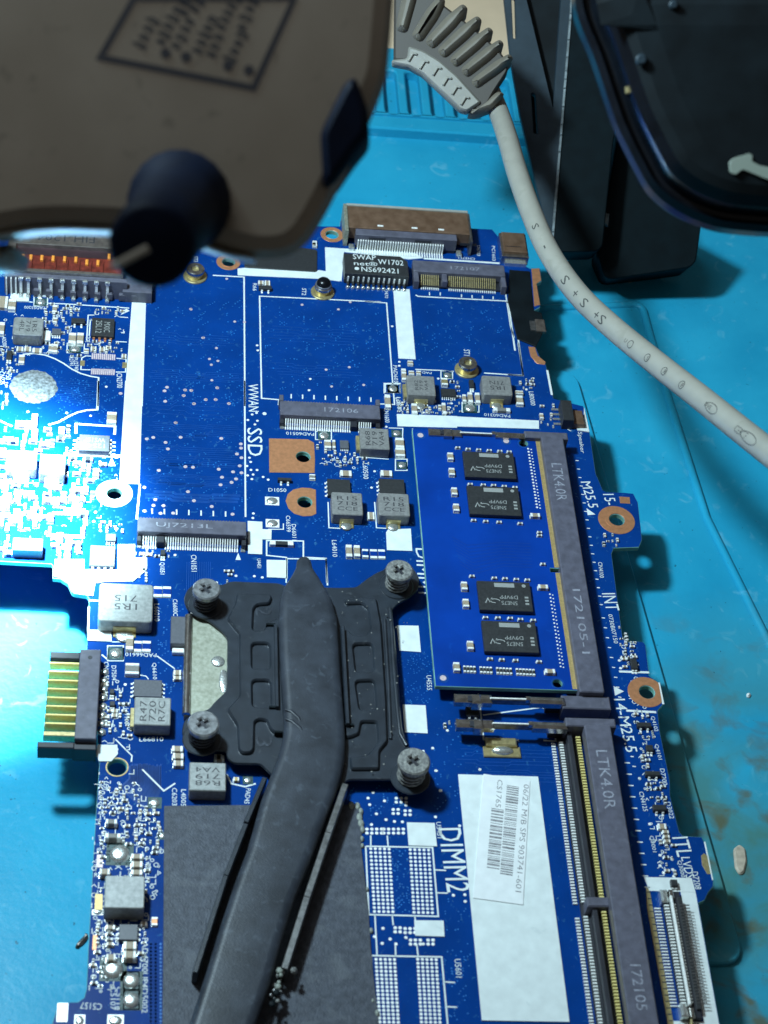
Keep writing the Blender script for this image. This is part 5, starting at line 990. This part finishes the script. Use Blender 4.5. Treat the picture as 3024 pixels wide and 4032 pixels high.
loft(m, [(inset(P, 3.0), -24), (inset(P, 1.6), -14), (inset(P, .4), -6), (P, -3), (inset(P, .7), -1), (inset(P, 2.2), 0)], DD, ['device']*6); m.build('shell', DEV, smooth=60)
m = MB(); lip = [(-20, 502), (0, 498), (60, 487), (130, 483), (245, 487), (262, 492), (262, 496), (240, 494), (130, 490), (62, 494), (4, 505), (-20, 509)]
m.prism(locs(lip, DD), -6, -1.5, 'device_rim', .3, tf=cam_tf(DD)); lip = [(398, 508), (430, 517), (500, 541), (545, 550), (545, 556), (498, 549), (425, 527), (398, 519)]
m.prism(locs(lip, DD), -6, -1.5, 'device_rim', .3, tf=cam_tf(DD)); m.build('painted_lit_lip', DEV)  # lamplight along the lower edge, painted as a paler lip
m = MB(); m.prism(locs([(-60, 512), (-4, 508), (8, 518), (4, 540), (-6, 552), (-60, 556)], DD), -16, -5, 'device_rim', 2, tf=cam_tf(DD)); m.build('foot', DEV, smooth=60)
m = MB(); tf = cam_tf(DD)
lab = locs([(290, -4), (217, 124), (548, 190), (636, -4)], DD); m.strip(lab, .75, .05, 'label_ink', closed=True); 
rows = [((262, 105), (330, 60)), None]
cols = [((345, 100), (378, 50), 0), ((375, 110), (470, -20), 1), ((408, 118), (500, -20), 1), ((330, 95), (345, 70), 0)]
rk = random.Random(11)
for (x0, y0), (x1, y1), dash in [((300, 100), (335, 35), 0), ((345, 92), (392, 2), 0), ((352, 98), (352, 99), 0), ((378, 102), (412, 40), 0), ((425, 112), (462, 30), 0), ((455, 120), (475, 72), 0), ((475, 60), (510, -6), 0), ((495, 130), (520, 78), 0), ((520, 62), (548, -6), 0), ((418, 22), (434, -8), 0), ((395, 30), (415, -8), 0)]:
    a = Vector(loc(x0, y0, DD)); b = Vector(loc(x1, y1, DD)); L = (b-a).length
    if L < 1: continue
    u = (b-a)/L; v = Vector((-u.y, u.x)); s_ = 0
    while s_ < L:
        wd = rk.uniform(.4, .72); hh = rk.choice([.62, .62, .85]); c = a+u*s_
        m.strip([tuple(c-v*hh), tuple(c+v*hh*rk.uniform(.4, 1)), tuple(c+u*wd*.7+v*hh*.2), tuple(c+u*wd*.5-v*hh)], .25, .05, 'label_ink'); s_ += wd+.45
for x, y in [(358, 115), (402, 123), (493, 142), (538, 152)]: p = loc(x, y, DD); m.prism(circ(p[0], p[1], .6, 12), .02, .06, 'label_ink')
m.v = [tuple(tf(*q)) for q in m.v]; m.build('printed_label', DEV, None)
m = MB(); m.prism(rnd(locs([(745, 183), (768, 168), (797, 245), (797, 292), (765, 330), (722, 393), (699, 410), (692, 290)], DD), .8, 2), -9, 1.5, 'knob', .8, tf=tf); m.build('side_latch', DEV, smooth=50)
# knob: turned body that points down towards the board
a = tf(*loc(388, 418, DD), -3); ax_end = None
A_ = CAM + (a-CAM); Bp = eye('U', 327, 532, DD-26)
u = (Bp-A_).normalized(); e1 = u.cross(Vector((0, 0, 1))).normalized(); e2 = u.cross(e1); Lk = (Bp-A_).length
m = MB(); n = 40; prof = [(0, 5.4), (2.4, 5.85), (4.8, 5.75), (7.2, 5.05), (9.6, 4.7), (Lk*.7, 4.5), (Lk-1, 4.4), (Lk-.3, 4.1), (Lk, 3.7), (Lk, .01)]
vs = [A_+u*s_+(e1*math.cos(2*math.pi*k/n)+e2*math.sin(2*math.pi*k/n))*(r*(1-.015*(k % 2))) for s_, r in prof for k in range(n)]
m.add(vs, [(i*n+k, i*n+(k+1) % n, (i+1)*n+(k+1) % n, (i+1)*n+k) for i in range(len(prof)-1) for k in range(n)], 'knob'); kn = m.build('knob', DEV, smooth=50)
best = max(range(n), key=lambda k: -(e1*math.cos(2*math.pi*k/n)+e2*math.sin(2*math.pi*k/n)).dot(RX*.9+RY*.42))
d = e1*math.cos(2*math.pi*best/n)+e2*math.sin(2*math.pi*best/n); m = MB()
m.tube([A_+u*(Lk-1)+d*4.4, A_+u*(Lk+.05)+d*3.7, A_+u*(Lk+.1)+d*.3], .45, 'ivory', 8); m.build('pointer_line', kn)
# ------------------------------------------------------------------ cable with strain relief
cp = [(1040, 150, 446), (1062, 205, 442), (1080, 250, 437), (1098, 305, 428), (1117, 372, 418), (1146, 455, 408), (1186, 545, 398), (1246, 632, 388), (1322, 706, 376), (1416, 783, 362), (1517, 862, 347), (1622, 946, 332), (1740, 1038, 316)]
def spline(P, k=6):
    out = []
    for i in range(len(P)-1):
        p0, p1, p2, p3 = P[max(i-1, 0)], P[i], P[i+1], P[min(i+2, len(P)-1)]
        for j in range(k):
            t = j/k; out.append(.5*((2*p1)+(p2-p0)*t+(2*p0-5*p1+4*p2-p3)*t*t+(3*p1-p0-3*p2+p3)*t**3))
    return out+[P[-1]]
CP = spline([eye('U', a, b, d_) for a, b, d_ in cp], 8); RC = 2.32
CAB = thing('cable', 'thick beige round cable with printed marks crossing from the strain relief to the right edge', 'cable', tuple(CP[0]))
m = MB(); m.tube(CP, RC, 'cable', 28); m.build('jacket', CAB, smooth=80)
cum = [0]
for a, b in zip(CP, CP[1:]): cum.append(cum[-1]+(b-a).length)
def on_cable(s_, v):
    i = max(0, min(len(CP)-2, next((k for k in range(len(cum)-1) if cum[k+1] >= s_), len(CP)-2))); t = (s_-cum[i])/(cum[i+1]-cum[i]); c = CP[i].lerp(CP[i+1], t)
    i0 = max(0, i-1); i1 = min(len(CP)-1, i+2); T_ = (CP[i1]-CP[i0]).normalized(); toward = (CAM-c); toward = (toward-T_*toward.dot(T_)).normalized(); side = toward.cross(T_).normalized()
    th = v/RC-.12; return c+(toward*math.cos(th)+side*math.sin(th))*(RC+.03)
def arc_at(u_, v_):
    best_ = min(range(len(CP)), key=lambda k: (lambda q: abs(q[0]-u_)+abs(q[1]-v_))(proj(CP[k]))); return cum[best_]
def proj(p):
    d_ = p-CAM; z = -d_.dot(RZ); return ((CX+FPX*d_.dot(RX)/z)/3024*1659, (CY-FPX*d_.dot(RY)/z)/3024*1659)
m = MB()
def ctext(st, u0, v0, h, wd):
    s0 = arc_at(u0, v0); g = glyphs(st)
    if not g: return
    vs, fs, (a0, b0, a1, b1) = g
    m.add([on_cable(s0+(a-a0)/(a1-a0)*wd, ((b-(b0+b1)/2)/(b1-b0)*h)) for a, b in vs], fs, 'cable_ink')
def cring(u0, v0, rx, ry, wd=.16):
    s0 = arc_at(u0, v0); N_ = 24; o = []
    for k in range(N_): t = 2*math.pi*k/N_; o += [on_cable(s0+(rx)*math.cos(t), ry*math.sin(t)), on_cable(s0+(rx-wd)*math.cos(t), (ry-wd)*math.sin(t))]
    m.add(o, [(2*k, (2*k+2) % (2*N_), (2*k+3) % (2*N_), 2*k+1) for k in range(N_)], 'cable_ink')
for st, u_, v_, h, wd in [("S", 1172, 510, 1.5, 1.4), ("-", 1190, 560, .3, .9), ("S", 1238, 615, 1.9, 1.9), ("+", 1258, 650, 1.4, 1.5), ("S", 1280, 672, 1.9, 1.9), ("+", 1304, 693, 1.4, 1.5), ("S", 1324, 708, 1.9, 1.9)]: ctext(st, u_-8, v_-8, h, wd)
for st, u_, v_ in (("U", 1386, 757), ("S", 1424, 788), ("R", 1462, 820), ("F", 1500, 852)): cring(u_-6, v_-5, .85, .85); ctext(st, u_-12, v_-10, .8, .8)
cring(1560, 898, 2.0, .95); ctext("DVE", 1542, 884, .8, 2.2); ctext("CERTIF", 1610, 935, 1.3, 4.0); cring(1634, 955, 2.6, 1.0)
m.build('print', CAB, None)
BT = thing('strain_relief', 'grey ribbed strain relief sleeve curving from the beige instrument to the cable', 'strain relief', tuple(eye('U', 960, 130, 436)))
DS = 434; ts = cam_tf(DS)
def ls(L): return [loc(a_, b_, DS) for a_, b_ in L]
def l2(L): return [loc((1000+x*.60277)*.548611, y*.60277*.548611, DS) for x, y in L]
m = MB(); m.prism(rnd(ls([(852, -90), (935, -90), (945, 0), (985, 30), (1013, 52), (1040, 74), (1064, 95), (1086, 116), (1100, 150), (1064, 205), (1048, 238), (1022, 238), (985, 196), (950, 166), (905, 140), (872, 130), (850, 132)]), 1.2, 3), -5, 0, 'boot_shade', .5, tf=ts); m.build('sleeve', BT, smooth=60)
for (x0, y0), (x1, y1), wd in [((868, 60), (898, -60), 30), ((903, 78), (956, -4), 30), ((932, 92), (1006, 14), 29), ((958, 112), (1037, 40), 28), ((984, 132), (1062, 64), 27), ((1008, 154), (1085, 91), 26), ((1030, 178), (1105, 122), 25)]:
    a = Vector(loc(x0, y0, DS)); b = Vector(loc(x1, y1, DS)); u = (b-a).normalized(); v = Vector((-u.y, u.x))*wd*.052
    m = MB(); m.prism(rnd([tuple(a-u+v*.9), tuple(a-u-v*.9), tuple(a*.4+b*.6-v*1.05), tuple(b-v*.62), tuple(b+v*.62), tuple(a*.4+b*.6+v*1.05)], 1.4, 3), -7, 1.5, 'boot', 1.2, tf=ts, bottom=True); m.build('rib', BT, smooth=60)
m = MB(); m.prism(rnd(l2([(1010, 305), (1110, 335), (1215, 400), (1330, 500), (1485, 672), (1390, 735), (1345, 722), (1270, 650), (1190, 575), (1100, 490), (1010, 440), (900, 420), (900, 395), (1000, 385)]), .5, 2), -3, .9, 'boot_lit', .5, tf=ts); m.build('side_band', BT, smooth=50)
for x, y in [(1030, 348), (1105, 398), (1190, 440), (1255, 505), (1315, 565), (1372, 632)]:
    m = MB(); m.prism(l2([(x, y), (x+36, y+8), (x+34, y+20), (x+12, y+16), (x-16, y+62), (x-28, y+56)]), .8, 1.5, 'cable', .15, tf=ts); m.build('step_mark', BT)
m = MB(); m.prism(rnd(l2([(1395, 735), (1485, 670), (1600, 590), (1640, 610), (1560, 700), (1450, 740)]), .6, 2), -7, .2, 'boot', .8, tf=ts); m.build('collar', BT, smooth=50)
# ------------------------------------------------------------------ slotted bracket at the upper right
DB = 462; tb = cam_tf(DB)
def t3(L, D=DB): return [loc(1097.2+x*.33862, y*.33862, D) for x, y in L]
BR = thing('bracket', 'black painted steel bracket with slots hanging above the mat behind the cable', 'bracket', tuple(tb(*t3([(350, 800)])[0], -5)))
m = MB(); m.prism(t3([(-30, -60), (108, -60), (288, 690), (340, -60), (412, -60), (278, 1604), (214, 1330), (75, 720), (20, 400)]), -3, 0, 'bracket', .15, tf=tb, holes=[rnd(t3([(22, -20), (45, -20), (52, 245), (34, 245)]), 9, 5), rnd(t3([(148, 590), (175, 600), (190, 855), (166, 850)]), 9, 5)]); m.build('side_flange', BR)
m = MB(); m.prism(t3([(60, -60), (365, -60), (292, 740), (240, 760), (100, 300)]), -6, -3.1, 'matte_black', 0, tf=tb); m.prism(t3([(140, 560), (200, 570), (210, 900), (150, 880)]), -7, -5.5, 'matte_black', 0, tf=tb); m.build('dark_backing', BR)  # dark sheets behind the V notch and the lower slot
m = MB(); m.prism(rnd(t3([(416, -60), (470, -60), (545, 240), (700, 740), (668, 930), (640, 1200), (602, 1575), (560, 1607), (310, 1612), (282, 1600), (350, 800)]), .8, 2), -14, .6, 'bracket_shade', .25, tf=tb); m.build('front_plate', BR)
m = MB(); rk = random.Random(4); yv = -40
while yv < 1580:
    L = rk.uniform(35, 130); x = lambda y: 412-(y+60)*(134/1664); m.prism(t3([(x(yv)-9, yv), (x(yv)+7, yv), (x(yv+L)+7, yv+L), (x(yv+L)-9, yv+L)]), .3, 1.0, 'worn', .1, tf=tb); yv += L+rk.uniform(1, 4)
m.build('worn_edge', BR)
m = MB(); m.prism(rnd(t3([(735, 760), (840, 1000), (925, 1170), (1270, 1390), (1235, 1640), (1195, 1680), (680, 1758), (640, 1740), (600, 1600), (690, 1050)]), .8, 2), -24, -8, 'bracket_shade', .3, tf=tb); m.build('rear_plate', BR)
m = MB(); m.prism(t3([(640, 1330), (668, 1335), (660, 1420), (628, 1400)]), -8.3, -6.5, 'worn', .3, tf=tb); m.build('edge_burr', BR)
# ------------------------------------------------------------------ glossy black instrument head at the upper right corner
DH = 272; th_ = cam_tf(DH)
hd = [(1243, -80), (1247, 0), (1262, 45), (1284, 92), (1310, 170), (1336, 248), (1358, 296), (1382, 342), (1408, 392), (1438, 422), (1478, 450), (1526, 472), (1575, 486), (1659, 494), (1800, 496), (1800, -80)]
P = ccw(rnd(locs(hd, DH), 2, 2))
HD = thing('black_instrument', 'glossy black rounded instrument with white curved arrow at the upper right corner', 'instrument', tuple(th_(*loc(1500, 250, DH), -10)))
m = MB(); loft(m, [(inset(P, 3), -22), (inset(P, 1.2), -14), (P, -8), (inset(P, .3), -5.5), (inset(P, 1.2), -4.4), (inset(P, 1.8), -5.2), (inset(P, 2.4), -5), (inset(P, 3.2), -1.6), (inset(P, 4.6), 0), (inset(P, 6.0), .5), (inset(P, 9.0), .8)], DH, ['gloss_black']*8+['matte_black']*3); m.build('shell', HD, smooth=70)
m = MB(); m.prism(rnd(t3([(1402, 1040), (1425, 1018), (1540, 985), (1556, 1010), (1545, 1035), (1600, 1065), (1800, 1100), (1800, 1175), (1640, 1150), (1490, 1088), (1440, 1125), (1408, 1105)], DH), .3, 2), 0.6, 1.0, 'arrow', .05, tf=th_); m.build('arrow_mark', HD)
for x, y, r in ((1050, 42, 28), (845, 390, 34)): p = t3([(x, y)], DH)[0]; m = MB(); m.prism(circ(p[0], p[1], r*.023, 14), 0.6, 1.2, 'bracket', .2, tf=th_); m.build('rivet', HD)
m = MB(); m.prism(t3([(762, 530), (828, 528), (830, 568), (768, 572)], DH), -3.0, -2.2, 'brass', .1, tf=th_); m.build('brass_insert', HD)
